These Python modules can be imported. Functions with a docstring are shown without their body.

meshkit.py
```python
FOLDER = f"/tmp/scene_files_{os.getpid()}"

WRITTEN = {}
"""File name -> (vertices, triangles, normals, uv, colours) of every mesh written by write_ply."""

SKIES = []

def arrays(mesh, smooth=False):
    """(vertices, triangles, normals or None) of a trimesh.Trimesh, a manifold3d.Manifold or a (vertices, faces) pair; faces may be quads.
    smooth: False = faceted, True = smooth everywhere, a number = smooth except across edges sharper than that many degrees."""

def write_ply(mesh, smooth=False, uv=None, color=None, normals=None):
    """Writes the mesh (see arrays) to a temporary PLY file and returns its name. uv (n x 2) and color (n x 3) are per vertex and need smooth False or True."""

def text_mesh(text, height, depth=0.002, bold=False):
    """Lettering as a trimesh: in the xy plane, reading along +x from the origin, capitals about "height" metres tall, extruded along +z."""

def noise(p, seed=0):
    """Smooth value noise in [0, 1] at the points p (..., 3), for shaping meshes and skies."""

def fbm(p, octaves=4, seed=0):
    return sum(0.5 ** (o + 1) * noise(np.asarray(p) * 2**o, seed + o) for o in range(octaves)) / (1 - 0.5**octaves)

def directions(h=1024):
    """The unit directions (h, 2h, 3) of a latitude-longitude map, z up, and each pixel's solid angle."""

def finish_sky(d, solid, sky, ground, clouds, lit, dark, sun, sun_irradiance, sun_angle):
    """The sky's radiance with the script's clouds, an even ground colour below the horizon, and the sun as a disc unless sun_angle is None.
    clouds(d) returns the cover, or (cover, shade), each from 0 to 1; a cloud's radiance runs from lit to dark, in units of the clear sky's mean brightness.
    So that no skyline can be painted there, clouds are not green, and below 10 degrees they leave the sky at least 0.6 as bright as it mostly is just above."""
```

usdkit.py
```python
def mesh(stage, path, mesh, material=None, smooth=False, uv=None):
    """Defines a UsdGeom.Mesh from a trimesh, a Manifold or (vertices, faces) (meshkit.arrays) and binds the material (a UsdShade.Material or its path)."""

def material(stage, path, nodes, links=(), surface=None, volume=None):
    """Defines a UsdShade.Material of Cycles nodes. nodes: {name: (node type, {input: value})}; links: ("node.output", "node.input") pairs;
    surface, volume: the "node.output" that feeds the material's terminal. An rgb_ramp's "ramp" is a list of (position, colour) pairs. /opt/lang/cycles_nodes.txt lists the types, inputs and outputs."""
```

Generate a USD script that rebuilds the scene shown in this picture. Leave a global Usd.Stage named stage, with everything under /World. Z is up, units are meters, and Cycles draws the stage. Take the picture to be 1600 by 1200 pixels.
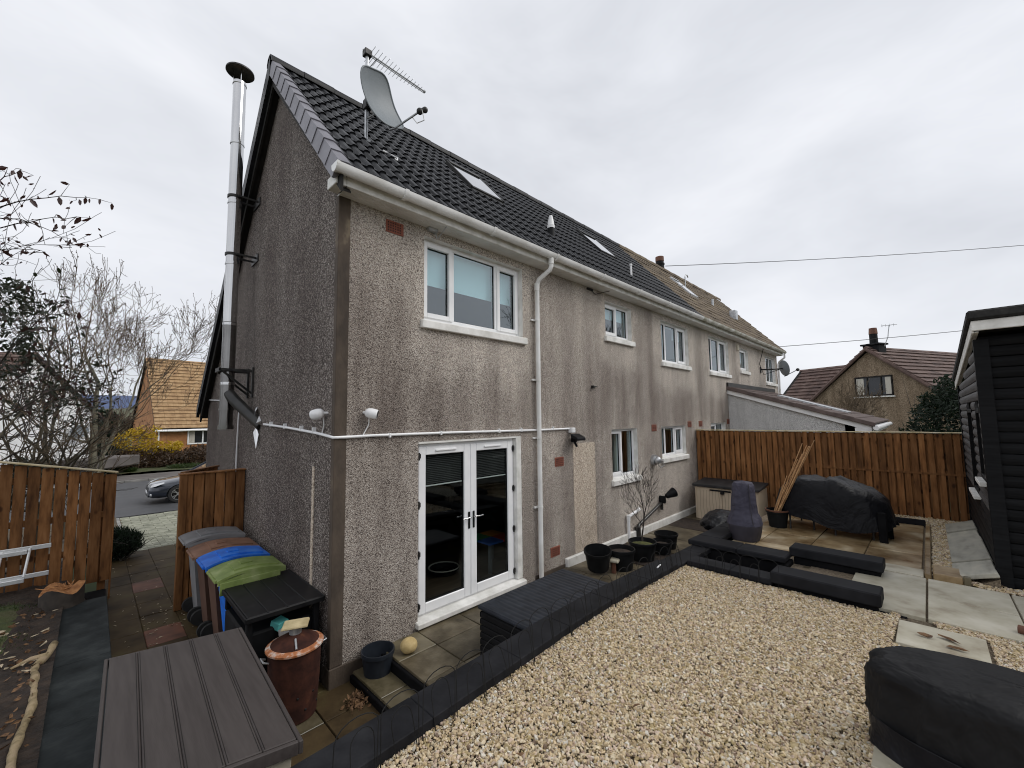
import math, random
import numpy as np, trimesh, manifold3d, shapely
from shapely.geometry import Polygon, box as sbox, Point
from pxr import Usd, UsdGeom, UsdLux, UsdShade, Gf, Sdf, Vt
import usdkit, meshkit
random.seed(7); RNG = np.random.default_rng(7)
PI = math.pi
stage = Usd.Stage.CreateInMemory()
UsdGeom.SetStageUpAxis(stage, UsdGeom.Tokens.z); UsdGeom.SetStageMetersPerUnit(stage, 1.0)
UsdGeom.Xform.Define(stage, '/World'); UsdGeom.Scope.Define(stage, '/World/Looks')
# ---------------------------------------------------------------- camera, sky, sun, exposure
EXPOSURE = 0.0
cam = UsdGeom.Camera.Define(stage, '/World/camera')
cam.CreateHorizontalApertureAttr(36.0); cam.CreateVerticalApertureAttr(27.0); cam.CreateFocalLengthAttr(649.15 / 1600 * 36)
cam.CreateFStopAttr(0.0); cam.CreateExposureAttr(EXPOSURE); cam.CreateClippingRangeAttr(Gf.Vec2f(0.05, 5000))
CP = np.array([-1.76082818, -4.33786706, 2.44244821])
CR = np.array([0.70565583, -0.70843775, -0.01287616]); CU = np.array([-0.04704779, -0.06497989, 0.99677687]); CF = np.array([0.70699106, 0.70277561, 0.07918387])
cam.AddTransformOp().Set(Gf.Matrix4d(*CR, 0, *CU, 0, *(-CF), 0, *CP, 1))
SUN = np.array([0.55, -0.75, 0.95]); SUN /= np.linalg.norm(SUN)
sky = usdkit.material(stage, '/World/Looks/overcast_sky', {
    "s": ("sky_texture", {"sky_type": "single_scattering", "sun_disc": False, "sun_elevation": math.asin(SUN[2]), "sun_rotation": math.atan2(SUN[0], SUN[1])}),
    "t": ("texture_coordinate", {}), "mp": ("mapping", {"scale": (1.3, 1.3, 3.0)}),
    "n": ("noise_texture", {"scale": 1.7, "detail": 6, "roughness": 0.52, "distortion": 0.3}),
    "r": ("rgb_ramp", {"ramp": [(0.28, (7.0, 7.22, 7.75)), (0.5, (8.25, 8.46, 8.98)), (0.7, (9.4, 9.55, 10.0))]}),
    "m": ("mix_color", {"fac": 0.96}), "b": ("background_shader", {"strength": 0.1})},
    [("t.generated", "mp.vector"), ("mp.vector", "n.vector"), ("n.fac", "r.fac"), ("s.color", "m.a"), ("r.color", "m.b"), ("m.result", "b.color")], surface="b.background")
dome = UsdLux.DomeLight.Define(stage, '/World/sky'); dome.CreateIntensityAttr(1.0)
UsdShade.MaterialBindingAPI.Apply(dome.GetPrim()).Bind(sky)
sun = UsdLux.DistantLight.Define(stage, '/World/sun'); sun.CreateNormalizeAttr(True); sun.CreateIntensityAttr(0.4); sun.CreateAngleAttr(35.0); sun.CreateColorAttr(Gf.Vec3f(1.0, 0.97, 0.93))
zx = SUN; xx = np.cross([0, 0, 1.0], zx); xx /= np.linalg.norm(xx); yx = np.cross(zx, xx)
sun.AddTransformOp().Set(Gf.Matrix4d(*xx, 0, *yx, 0, *zx, 0, 0, 0, 30, 1))
# ---------------------------------------------------------------- helpers: scene tree
USED = {}; LOC = {}
def numbered(path):
    n = USED.get(path, -1) + 1; USED[path] = n
    return path if n == 0 else f'{path}_{n:03d}'
def data(p, **kw):
    for k, v in kw.items():
        if v: p.SetCustomDataByKey(k, v)
    return p
def thing(name, label, cat, loc=(0, 0, 0), group=None):
    path = numbered('/World/' + name); x = UsdGeom.Xform.Define(stage, path); x.AddTranslateOp().Set(Gf.Vec3d(*map(float, loc)))
    LOC[path] = np.array(loc, float)
    return data(x.GetPrim(), label=label, category=cat, group=group)
def obj(name, mesh, m, parent=None, smooth=False, label=None, cat=None, kind=None, group=None):
    base = str(parent.GetPath()) if parent else '/World'
    path = numbered(f'{base}/{name}'); loc = LOC.get(base, np.zeros(3)); LOC[path] = loc
    v, f = (mesh.vertices, mesh.faces) if hasattr(mesh, 'vertices') else meshkit.arrays(mesh)[:2]
    p = usdkit.mesh(stage, path, (np.asarray(v) - loc, np.asarray(f)), M[m] if isinstance(m, str) else m, smooth).GetPrim()
    return data(p, label=label, category=cat, kind=kind, group=group)
def struct(name, mesh, m, smooth=False): return obj(name, mesh, m, None, smooth, kind='structure')
def xstruct(name, loc=(0, 0, 0)):
    path = numbered('/World/' + name); x = UsdGeom.Xform.Define(stage, path); x.AddTranslateOp().Set(Gf.Vec3d(*map(float, loc))); LOC[path] = np.array(loc, float)
    return data(x.GetPrim(), kind='structure')
# ---------------------------------------------------------------- helpers: meshes
TM = lambda v, f: trimesh.Trimesh(np.asarray(v, float), np.asarray(f, int), process=False)
def cat(*ms):
    ms = [m for x in ms for m in (x if isinstance(x, (list, tuple)) else [x])]
    V, F, n = [], [], 0
    for m in ms: V.append(np.asarray(m.vertices)); F.append(np.asarray(m.faces) + n); n += len(m.vertices)
    return TM(np.vstack(V), np.vstack(F))
def hull(pts):
    m = manifold3d.Manifold.hull_points([tuple(map(float, p)) for p in pts]).to_mesh()
    return TM(m.vert_properties[:, :3], m.tri_verts)
_c8 = np.array([(i, j, k) for i in (0, 1) for j in (0, 1) for k in (0, 1)])
def slab8(p, b=0.004):
    """Chamfered hexahedron from eight corners ordered like _c8."""
    p = np.asarray(p, float); out = []
    for a, (i, j, k) in enumerate(_c8):
        for ax in range(3):
            q = p[a].copy()
            for o in range(3):
                if o != ax:
                    t = [i, j, k]; t[o] = 1 - t[o]; e = p[t[0] * 4 + t[1] * 2 + t[2]] - p[a]; L = np.linalg.norm(e)
                    q += e / max(L, 1e-9) * min(b, 0.45 * L)
            out.append(q)
    return hull(out)
def bx(x0, x1, y0, y1, z0, z1, b=0.004):
    c = np.array([(x0, y0, z0), (x1, y1, z1)]); p = [(c[i, 0], c[j, 1], c[k, 2]) for i, j, k in _c8]
    if b <= 0:
        return trimesh.creation.box(extents=(x1 - x0, y1 - y0, z1 - z0), transform=trimesh.transformations.translation_matrix(((x0 + x1) / 2, (y0 + y1) / 2, (z0 + z1) / 2)))
    return slab8(p, b)
def tf(m, loc=(0, 0, 0), rx=0, ry=0, rz=0, s=1.0):
    E = trimesh.transformations.euler_matrix(rx, ry, rz); v = (np.asarray(m.vertices) * s) @ E[:3, :3].T + np.asarray(loc); return TM(v, m.faces)
def frame(m, o, ex, ey, ez):
    return TM(np.asarray(m.vertices) @ np.array([ex, ey, ez], float) + np.asarray(o, float), m.faces)
def tube(pts, r, n=8, cap=True):
    p = np.asarray(pts, float); r = np.broadcast_to(r, (len(p),)); t = np.gradient(p, axis=0); t /= np.linalg.norm(t, axis=1, keepdims=True) + 1e-12
    up = np.array([0, 0, 1.0]) if abs(t[0, 2]) < .9 else np.array([1.0, 0, 0]); V = []; a = np.cross(t[0], up); a /= np.linalg.norm(a)
    ang = np.arange(n) * 2 * PI / n
    for i in range(len(p)):
        a = a - t[i] * (a @ t[i]); a /= np.linalg.norm(a) + 1e-12; b = np.cross(t[i], a)
        V.append(p[i] + r[i] * (np.cos(ang)[:, None] * a + np.sin(ang)[:, None] * b))
    V = np.vstack(V); F = []
    for i in range(len(p) - 1):
        for j in range(n):
            A, B, C_, D = i * n + j, i * n + (j + 1) % n, (i + 1) * n + (j + 1) % n, (i + 1) * n + j
            F += [(A, B, C_), (A, C_, D)]
    if cap:
        for j in range(1, n - 1): F += [(0, j + 1, j), ((len(p) - 1) * n, (len(p) - 1) * n + j, (len(p) - 1) * n + j + 1)]
    return TM(V, F)
def lathe(prof, c=(0, 0, 0), n=24, sx=1.0, sy=1.0):
    ang = np.arange(n) * 2 * PI / n; prof = np.asarray(prof, float)
    V = np.vstack([np.c_[r * np.cos(ang) * sx, r * np.sin(ang) * sy, np.full(n, z)] for r, z in prof]) + np.asarray(c); F = []
    for i in range(len(prof) - 1):
        for j in range(n):
            A, B, C_, D = i * n + j, i * n + (j + 1) % n, (i + 1) * n + (j + 1) % n, (i + 1) * n + j
            F += [(A, B, C_), (A, C_, D)]
    return TM(V, F)
def prism(poly, d, axis='y', at=0.0):
    """Polygon extruded by d. axis y: (x, z) plane from y=at; x: (y, z) plane from x=at; z: (x, y) plane from z=at."""
    if not isinstance(poly, Polygon): poly = Polygon(poly)
    m = trimesh.creation.extrude_polygon(poly, d, engine='earcut'); v = np.asarray(m.vertices)
    if axis == 'y': w = np.c_[v[:, 0], at + v[:, 2], v[:, 1]]; fl = True
    elif axis == 'x': w = np.c_[at + v[:, 2], v[:, 0], v[:, 1]]; fl = False
    else: w = np.c_[v[:, 0], v[:, 1], at + v[:, 2]]; fl = False
    return TM(w, m.faces[:, ::-1] if fl else m.faces)
def grid_mesh(X, Y, Z):
    h, w = X.shape; V = np.c_[X.ravel(), Y.ravel(), Z.ravel()]; i, j = np.meshgrid(np.arange(h - 1), np.arange(w - 1), indexing='ij'); a = (i * w + j).ravel()
    return TM(V, np.vstack([np.c_[a, a + 1, a + w + 1], np.c_[a, a + w + 1, a + w]]))
def cylx(x0, x1, y, z, r, n=16): return tube([(x0, y, z), (x1, y, z)], r, n)
def cyly(x, y0, y1, z, r, n=16): return tube([(x, y0, z), (x, y1, z)], r, n)
def cylz(x, y, z0, z1, r, n=16, r1=None): return tube([(x, y, z0), (x, y, z1)], [r, r if r1 is None else r1], n)
up = lambda x: 0.72 - 0.03 * x                     # the upper garden falls gently away
# ---------------------------------------------------------------- materials
M = {}
def pm(name, c1, c2, scale=6.0, rough=0.75, bump=None, rand=0.0, metallic=0.0, stretch=(1, 1, 1), detail=6, lo=0.35, hi=0.65, spec=0.5, c3=None, coat=0.0, rough2=None, knots=False):
    n = {"g": ("geometry", {}), "mp": ("mapping", {"scale": stretch}), "n": ("noise_texture", {"scale": scale, "detail": detail, "roughness": 0.6}),
         "r": ("rgb_ramp", {"ramp": [(lo, c1), (hi, c2)] if c3 is None else [(lo, c1), ((lo + hi) / 2, c2), (hi, c3)]}),
         "p": ("principled_bsdf", {"roughness": rough, "metallic": metallic, "specular_ior_level": spec, "coat_weight": coat})}
    L = [("g.position", "mp.vector"), ("mp.vector", "n.vector"), ("n.fac", "r.fac")]; out = "r.color"
    if rand:
        n |= {"oi": ("object_info", {}), "mr": ("map_range", {"from_min": 0.0, "from_max": 1.0, "to_min": 1 - rand, "to_max": 1 + rand}), "mx": ("mix_color", {"blend_type": "multiply", "fac": 1.0})}
        L += [("oi.random", "mr.value"), (out, "mx.a"), ("mr.result", "mx.b")]; out = "mx.result"
    if knots:   # knots: dark spots where the boards' own grain parts
        n |= {"km": ("mapping", {"scale": (1.0, 1.0, 0.62)}), "kv": ("voronoi_texture", {"scale": 5.2}), "kr": ("rgb_ramp", {"ramp": [(0.0, (0.16, 0.13, 0.11)), (0.10, (0.34, 0.28, 0.24)), (0.17, (1, 1, 1))]}), "kx": ("mix_color", {"blend_type": "multiply", "fac": 0.9})}
        L += [("g.position", "km.vector"), ("km.vector", "kv.vector"), ("kv.distance", "kr.fac"), (out, "kx.a"), ("kr.color", "kx.b")]; out = "kx.result"
    L.append((out, "p.base_color"))
    if rough2 is not None:
        n["rr"] = ("map_range", {"from_min": lo, "from_max": hi, "to_min": rough, "to_max": rough2}); L += [("n.fac", "rr.value"), ("rr.result", "p.roughness")]
    if bump:
        n |= {"bm": ("mapping", {"scale": bump[3] if len(bump) > 3 else stretch}), "n2": ("noise_texture", {"scale": bump[0], "detail": 4}), "b": ("bump", {"strength": bump[1], "distance": bump[2]})}
        L += [("g.position", "bm.vector"), ("bm.vector", "n2.vector"), ("n2.fac", "b.height"), ("b.normal", "p.normal")]
    M[name] = usdkit.material(stage, '/World/Looks/' + name, n, L, surface="p.BSDF")
# where rain is kept off or runs off, the wall stays clean: (x0, x1, z0, z1) of each cleaner patch
CLEAN = [(0.9, 3.0, 2.95, 4.95), (5.0, 6.5, 3.35, 4.9), (7.4, 9.5, 3.05, 4.9), (10.4, 12.6, 3.0, 4.9), (13.2, 18.3, 3.1, 4.9), (5.1, 9.2, 0.1, 1.35)]
def harling(name, pal, dirt, amount, seed=0.0, scale=75.0, streak=(2.2, 2.2, 0.28), band=None, clean=None):
    """Dry dash: bits of stone in several colours, weathered in vertical streaks, rough to the touch."""
    n = {"g": ("geometry", {}), "v": ("voronoi_texture", {"scale": scale}), "sc": ("separate_color", {"color_type": "rgb"}),
         "r": ("rgb_ramp", {"ramp": pal, "interpolate": True}),
         "mp": ("mapping", {"scale": streak, "location": (seed, seed, 0)}), "n": ("noise_texture", {"scale": 1.6, "detail": 7, "roughness": 0.62}),
         "dr": ("rgb_ramp", {"ramp": [(0.36, (0, 0, 0)), (0.68, (1, 1, 1))]}), "n3": ("noise_texture", {"scale": 0.55, "detail": 5, "roughness": 0.6}),
         "ad": ("math", {"math_type": "multiply_add", "value2": 0.75, "value3": -0.38}), "sum": ("math", {"math_type": "add"}),
         "am": ("math", {"math_type": "multiply", "value2": amount, "use_clamp": True}),
         "mx": ("mix_color", {"blend_type": "multiply", "b": dirt}), "b": ("bump", {"strength": 0.9, "distance": 0.012}), "p": ("principled_bsdf", {"roughness": 0.88, "specular_ior_level": 0.3})}
    L = [("g.position", "v.vector"), ("v.color", "sc.color"), ("sc.r", "r.fac"), ("g.position", "mp.vector"), ("mp.vector", "n.vector"), ("n.fac", "dr.fac"), ("g.position", "n3.vector"),
         ("n3.fac", "ad.value1"), ("dr.color", "sum.value1"), ("ad.value", "sum.value2"), ("r.color", "mx.a"), ("am.value", "mx.fac"), ("mx.result", "p.base_color"),
         ("v.distance", "b.height"), ("b.normal", "p.normal")]
    src = "sum.value"
    if band:   # grime gathers in a band of the wall: (z foot, z full, z full, z top, weight), wandering with the streaks
        n |= {"sz": ("separate_xyz", {}), "bz": ("math", {"math_type": "multiply_add", "value2": 0.9}), "bm": ("map_range", {"from_min": 0.0, "from_max": 6.0, "to_min": 0.0, "to_max": 1.0, "clamp": True}),
              "br": ("rgb_ramp", {"ramp": band}), "b2": ("math", {"math_type": "add"})}
        L += [("g.position", "sz.vector"), ("n.fac", "bz.value1"), ("sz.z", "bz.value3"), ("bz.value", "bm.value"), ("bm.result", "br.fac"), ("sum.value", "b2.value1"), ("br.color", "b2.value2")]
        src = "b2.value"
        if clean:
            n |= {"sn": ("separate_color", {"color_type": "rgb"}), "wn": ("noise_texture", {"scale": 1.3, "detail": 5, "roughness": 0.6}), "wx": ("math", {"math_type": "multiply_add", "value2": 1.1}), "wz": ("math", {"math_type": "multiply_add", "value2": 1.0})}
            L += [("g.position", "wn.vector"), ("wn.color", "sn.color"), ("sn.r", "wx.value1"), ("sz.x", "wx.value3"), ("sn.g", "wz.value1"), ("sz.z", "wz.value3")]; prev = None
            for i, (a, b, c, d) in enumerate(clean):
                mr = lambda lo, hi: ("map_range", {"range_type": "smoothstep", "from_min": lo, "from_max": hi, "to_min": 0.0, "to_max": 1.0, "clamp": True})
                n |= {f"qa{i}": mr(a + .3, a + .75), f"qb{i}": mr(b + .8, b + .35), f"qc{i}": mr(c + .3, c + .75), f"qd{i}": mr(d + .8, d + .4), f"qe{i}": ("math", {"math_type": "multiply"}), f"qf{i}": ("math", {"math_type": "multiply"}), f"qh{i}": ("math", {"math_type": "multiply"})}
                L += [("wx.value", f"qa{i}.value"), ("wx.value", f"qb{i}.value"), ("wz.value", f"qc{i}.value"), ("wz.value", f"qd{i}.value"), (f"qa{i}.result", f"qe{i}.value1"), (f"qb{i}.result", f"qe{i}.value2"), (f"qc{i}.result", f"qf{i}.value1"), (f"qd{i}.result", f"qf{i}.value2"), (f"qe{i}.value", f"qh{i}.value1"), (f"qf{i}.value", f"qh{i}.value2")]
                if prev: n[f"qk{i}"] = ("math", {"math_type": "maximum"}); L += [(prev, f"qk{i}.value1"), (f"qh{i}.value", f"qk{i}.value2")]; prev = f"qk{i}.value"
                else: prev = f"qh{i}.value"
            n |= {"cm": ("math", {"math_type": "multiply_add", "value2": -0.62}), "nx": ("map_range", {"from_min": 0.4, "from_max": 2.1, "to_min": 0.34, "to_max": 0.0, "clamp": True}), "nz": ("map_range", {"from_min": 4.2, "from_max": 5.2, "to_min": 1.0, "to_max": 0.0, "clamp": True}), "nm": ("math", {"math_type": "multiply_add"})}
            L += [(prev, "cm.value1"), ("b2.value", "cm.value3"), ("wx.value", "nx.value"), ("wz.value", "nz.value"), ("nx.result", "nm.value1"), ("nz.result", "nm.value2"), ("cm.value", "nm.value3")]; src = "nm.value"
    L.append((src, "am.value1"))
    M[name] = usdkit.material(stage, '/World/Looks/' + name, n, L, surface="p.BSDF")
def glassm(name, ior, tint, rough=0.0):
    M[name] = usdkit.material(stage, '/World/Looks/' + name, {"f0": ("fresnel", {"IOR": ior}), "gg": ("geometry", {}), "iv": ("math", {"math_type": "subtract", "value1": 1.0}), "f": ("math", {"math_type": "multiply"}), "t": ("transparent_bsdf", {"color": tint}), "g": ("glossy_bsdf", {"color": (0.88, 0.96, 1.0), "roughness": rough}), "m": ("mix_closure", {})},
        [("f0.fac", "f.value1"), ("gg.backfacing", "iv.value2"), ("iv.value", "f.value2"), ("f.value", "m.fac"), ("t.BSDF", "m.closure1"), ("g.BSDF", "m.closure2")], surface="m.closure")
def leafm(name, c1, c2, rand_scale=9.0, rough=0.45):
    M[name] = usdkit.material(stage, '/World/Looks/' + name, {"g": ("geometry", {}), "r": ("rgb_ramp", {"ramp": [(0.0, c1), (1.0, c2)]}), "p": ("principled_bsdf", {"roughness": rough}), "t": ("translucent_bsdf", {}), "m": ("mix_closure", {"fac": 0.22})},
        [("g.random_per_island", "r.fac"), ("r.color", "p.base_color"), ("r.color", "t.color"), ("p.BSDF", "m.closure1"), ("t.BSDF", "m.closure2")], surface="m.closure")
harling('harling_rear', [(0.0, (0.09, 0.073, 0.064)), (0.18, (0.25, 0.21, 0.183)), (0.40, (0.53, 0.462, 0.397)), (0.7, (0.69, 0.617, 0.535)), (1.0, (0.86, 0.81, 0.735))], (0.36, 0.335, 0.33), 0.62, 3.0, scale=128, streak=(1.3, 1.3, 0.2), clean=CLEAN,
        band=[(0.0, (.7, .7, .7)), (0.12, (.38, .38, .38)), (0.42, (.30, .30, .30)), (0.47, (.62, .62, .62)), (0.58, (.60, .60, .60)), (0.70, (.34, .34, .34)), (0.84, (.06, .06, .06)), (1.0, (0, 0, 0))])
harling('harling_gable', [(0.0, (0.035, 0.028, 0.024)), (0.42, (0.09, 0.073, 0.064)), (0.68, (0.18, 0.15, 0.132)), (0.88, (0.36, 0.318, 0.285)), (1.0, (0.62, 0.57, 0.52))], (0.42, 0.36, 0.35), 0.75, 1.0, scale=108, streak=(0.9, 0.9, 0.3))  # darker than the rear wall: real dirt plus gable shade put into the palette
harling('harling_patch', [(0.0, (0.22, 0.17, 0.13)), (0.3, (0.48, 0.40, 0.32)), (0.7, (0.66, 0.57, 0.46)), (1.0, (0.76, 0.69, 0.58))], (0.6, 0.5, 0.45), 0.4, 5.0)
harling('harling_grey', [(0.0, (0.3, 0.3, 0.3)), (0.4, (0.58, 0.58, 0.57)), (1.0, (0.78, 0.77, 0.75))], (0.5, 0.5, 0.5), 0.35, 8.0)
harling('harling_tan', [(0.0, (0.12, 0.09, 0.06)), (0.5, (0.25, 0.19, 0.13)), (1.0, (0.36, 0.28, 0.2))], (0.5, 0.45, 0.4), 0.7, 2.0, scale=40)
pm('cement_band', (0.04, 0.029, 0.021), (0.085, 0.063, 0.045), 3.5, 0.85, (60, 0.5, 0.006), c3=(0.33, 0.27, 0.18), lo=0.36, hi=0.86, stretch=(1, 1, 0.55))
pm('white_plastic', (0.74, 0.75, 0.76), (0.83, 0.83, 0.83), 4, 0.32, lo=0.3, hi=0.6)
pm('white_painted', (0.58, 0.57, 0.53), (0.8, 0.79, 0.76), 5, 0.5, (30, 0.2, 0.004))
pm('gutter_plastic', (0.56, 0.55, 0.52), (0.76, 0.76, 0.75), 2.2, 0.38, lo=0.28, hi=0.6)
pm('gutter_mossy', (0.34, 0.33, 0.26), (0.62, 0.61, 0.57), 3.2, 0.6)
pm('seal_black', (0.008, 0.008, 0.008), (0.014, 0.014, 0.014), 4, 0.6, spec=.2)
pm('dark_metal', (0.02, 0.02, 0.021), (0.05, 0.048, 0.045), 9, 0.45, metallic=0.6)
pm('steel', (0.55, 0.55, 0.555), (0.60, 0.60, 0.60), 1.5, 0.13, metallic=1.0)
pm('steel_dark_reflection', (0.17, 0.165, 0.16), (0.27, 0.265, 0.26), 2.5, 0.16, metallic=1.0, stretch=(1, 1, .4))  # darker copy of steel, dark reflections low on the flue put into its colour
pm('chrome', (0.7, 0.7, 0.7), (0.8, 0.8, 0.8), 3, 0.18, metallic=1.0)
pm('galvanised', (0.36, 0.37, 0.38), (0.56, 0.57, 0.58), 14, 0.42, metallic=0.85)
pm('black_pipe', (0.012, 0.012, 0.012), (0.03, 0.028, 0.026), 5, 0.28)
pm('roof_black', (0.004, 0.0043, 0.0052), (0.0095, 0.0098, 0.0115), 6, 0.34, (70, 0.25, 0.004), rand=0.4, rough2=0.55, spec=.17, c3=(0.02, 0.021, 0.02), lo=.3, hi=.85, detail=9)
pm('verge_plastic', (0.13, 0.125, 0.145), (0.19, 0.185, 0.21), 3, 0.5, rand=0.06)
pm('roof_brown', (0.065, 0.05, 0.036), (0.15, 0.115, 0.078), 2.2, 0.85, (50, 0.4, 0.006), c3=(0.24, 0.19, 0.12), lo=0.3, hi=0.75, detail=9)
pm('roof_maroon', (0.07, 0.05, 0.045), (0.13, 0.095, 0.085), 3.5, 0.8, (50, 0.3, 0.005), detail=9)
pm('roof_red_brown', (0.055, 0.035, 0.03), (0.12, 0.075, 0.062), 2.0, 0.85, (20, 0.4, 0.02), c3=(0.2, 0.15, 0.13), lo=0.3, hi=0.8, detail=9)
pm('roof_orange', (0.22, 0.13, 0.065), (0.36, 0.23, 0.115), 2.5, 0.85, (20, 0.3, 0.02), c3=(0.45, 0.32, 0.18), lo=0.3, hi=0.75, detail=9)
pm('timber_dark', (0.008, 0.0073, 0.0066), (0.02, 0.018, 0.016), 6, 0.7, spec=.2)
pm('fence_wood', (0.07, 0.028, 0.0095), (0.20, 0.088, 0.031), 3.2, 0.75, (30, 0.35, 0.004, (6, 6, .5)), rand=0.38, stretch=(5, 5, 0.8), spec=.2, knots=True, c3=(0.28, 0.138, 0.057), lo=0.28, hi=0.75, detail=8)
pm('fence_cap', (0.30, 0.25, 0.12), (0.48, 0.40, 0.24), 5, 0.8, c3=(0.52, 0.47, 0.36))
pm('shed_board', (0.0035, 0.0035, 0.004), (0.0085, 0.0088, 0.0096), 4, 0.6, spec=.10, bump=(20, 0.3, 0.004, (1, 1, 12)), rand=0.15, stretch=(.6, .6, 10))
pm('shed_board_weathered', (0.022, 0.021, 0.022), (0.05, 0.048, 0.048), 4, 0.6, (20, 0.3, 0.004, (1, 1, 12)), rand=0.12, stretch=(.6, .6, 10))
pm('roofing_felt', (0.014, 0.014, 0.0135), (0.034, 0.033, 0.031), 12, 0.8, spec=.2, bump=(160, 0.4, 0.003))
pm('slab_patio', (0.03, 0.023, 0.0125), (0.092, 0.074, 0.046), 3.2, 0.6, (45, 0.45, 0.006), rand=0.2, c3=(0.17, 0.145, 0.098), lo=0.28, hi=0.75, detail=9, rough2=0.4, spec=.3)
pm('slab_wet', (0.05, 0.042, 0.022), (0.12, 0.10, 0.06), 3.0, 0.25, (35, 0.3, 0.004), rand=0.2, c3=(0.18, 0.155, 0.10), lo=0.3, hi=0.75, detail=9, rough2=0.6)
pm('slab_path', (0.027, 0.0175, 0.008), (0.064, 0.043, 0.020), 2.2, 0.7, (45, 0.4, 0.005), rand=0.04, spec=.18, c3=(0.088, 0.072, 0.029), lo=0.3, hi=0.75, detail=9)
pm('slab_red', (0.07, 0.028, 0.015), (0.16, 0.06, 0.032), 4, 0.7, (45, 0.4, 0.005))
pm('sandstone', (0.17, 0.125, 0.075), (0.38, 0.35, 0.265), 2.6, 0.5, (26, 0.3, 0.006), rand=0.10, c3=(0.50, 0.47, 0.385), lo=0.28, hi=0.68, detail=9, rough2=0.6)
pm('sandstone_wet', (0.12, 0.075, 0.035), (0.25, 0.18, 0.095), 2.0, 0.22, (26, 0.25, 0.005), rand=0.22, c3=(0.50, 0.43, 0.30), lo=0.33, hi=0.72, detail=7, rough2=0.5)
pm('sandstone_grey', (0.20, 0.19, 0.155), (0.33, 0.32, 0.27), 3.0, 0.6, (26, 0.3, 0.006), rand=0.12, c3=(0.42, 0.40, 0.33), lo=0.25, hi=0.7, stretch=(1, 3, 1))
pm('coping_black', (0.0055, 0.0055, 0.0065), (0.0135, 0.0138, 0.016), 3.5, 0.65, (50, 0.35, 0.004), spec=.13, c3=(0.028, 0.0285, 0.031), lo=0.3, hi=0.78, detail=9, rough2=0.75)
pm('wall_black', (0.0035, 0.0035, 0.004), (0.0075, 0.0075, 0.0085), 4, 0.75, (40, 0.4, 0.006), spec=.08)
pm('strip_paint', (0.007, 0.009, 0.0095), (0.019, 0.023, 0.024), 3.5, 0.7, (35, 0.4, 0.005), spec=.14, c3=(0.042, 0.048, 0.048), lo=0.28, hi=0.75, detail=9)
pm('soil', (0.012, 0.0075, 0.005), (0.04, 0.026, 0.017), 7, 0.95, (25, 0.9, 0.03), detail=9)
pm('earth', (0.05, 0.035, 0.02), (0.10, 0.075, 0.045), 1.2, 0.95, (12, 0.7, 0.03), detail=9)
pm('turf', (0.02, 0.032, 0.008), (0.05, 0.062, 0.016), 1.8, 0.9, (40, 0.8, 0.03), detail=9, c3=(0.07, 0.065, 0.03))
pm('field', (0.035, 0.05, 0.016), (0.075, 0.09, 0.03), 0.04, 0.95, detail=8)
pm('asphalt', (0.032, 0.033, 0.036), (0.062, 0.063, 0.067), 0.9, 0.5, (90, 0.4, 0.004), detail=9, rough2=0.75)
pm('pavement_tar', (0.075, 0.065, 0.06), (0.13, 0.115, 0.105), 1.2, 0.85, (60, 0.3, 0.004), detail=8)
pm('kerb_stone', (0.16, 0.155, 0.145), (0.3, 0.29, 0.27), 3, 0.8)
pm('setts', (0.16, 0.165, 0.115), (0.32, 0.32, 0.245), 5, 0.75, (40, 0.4, 0.006), rand=0.2, detail=8)
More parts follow.
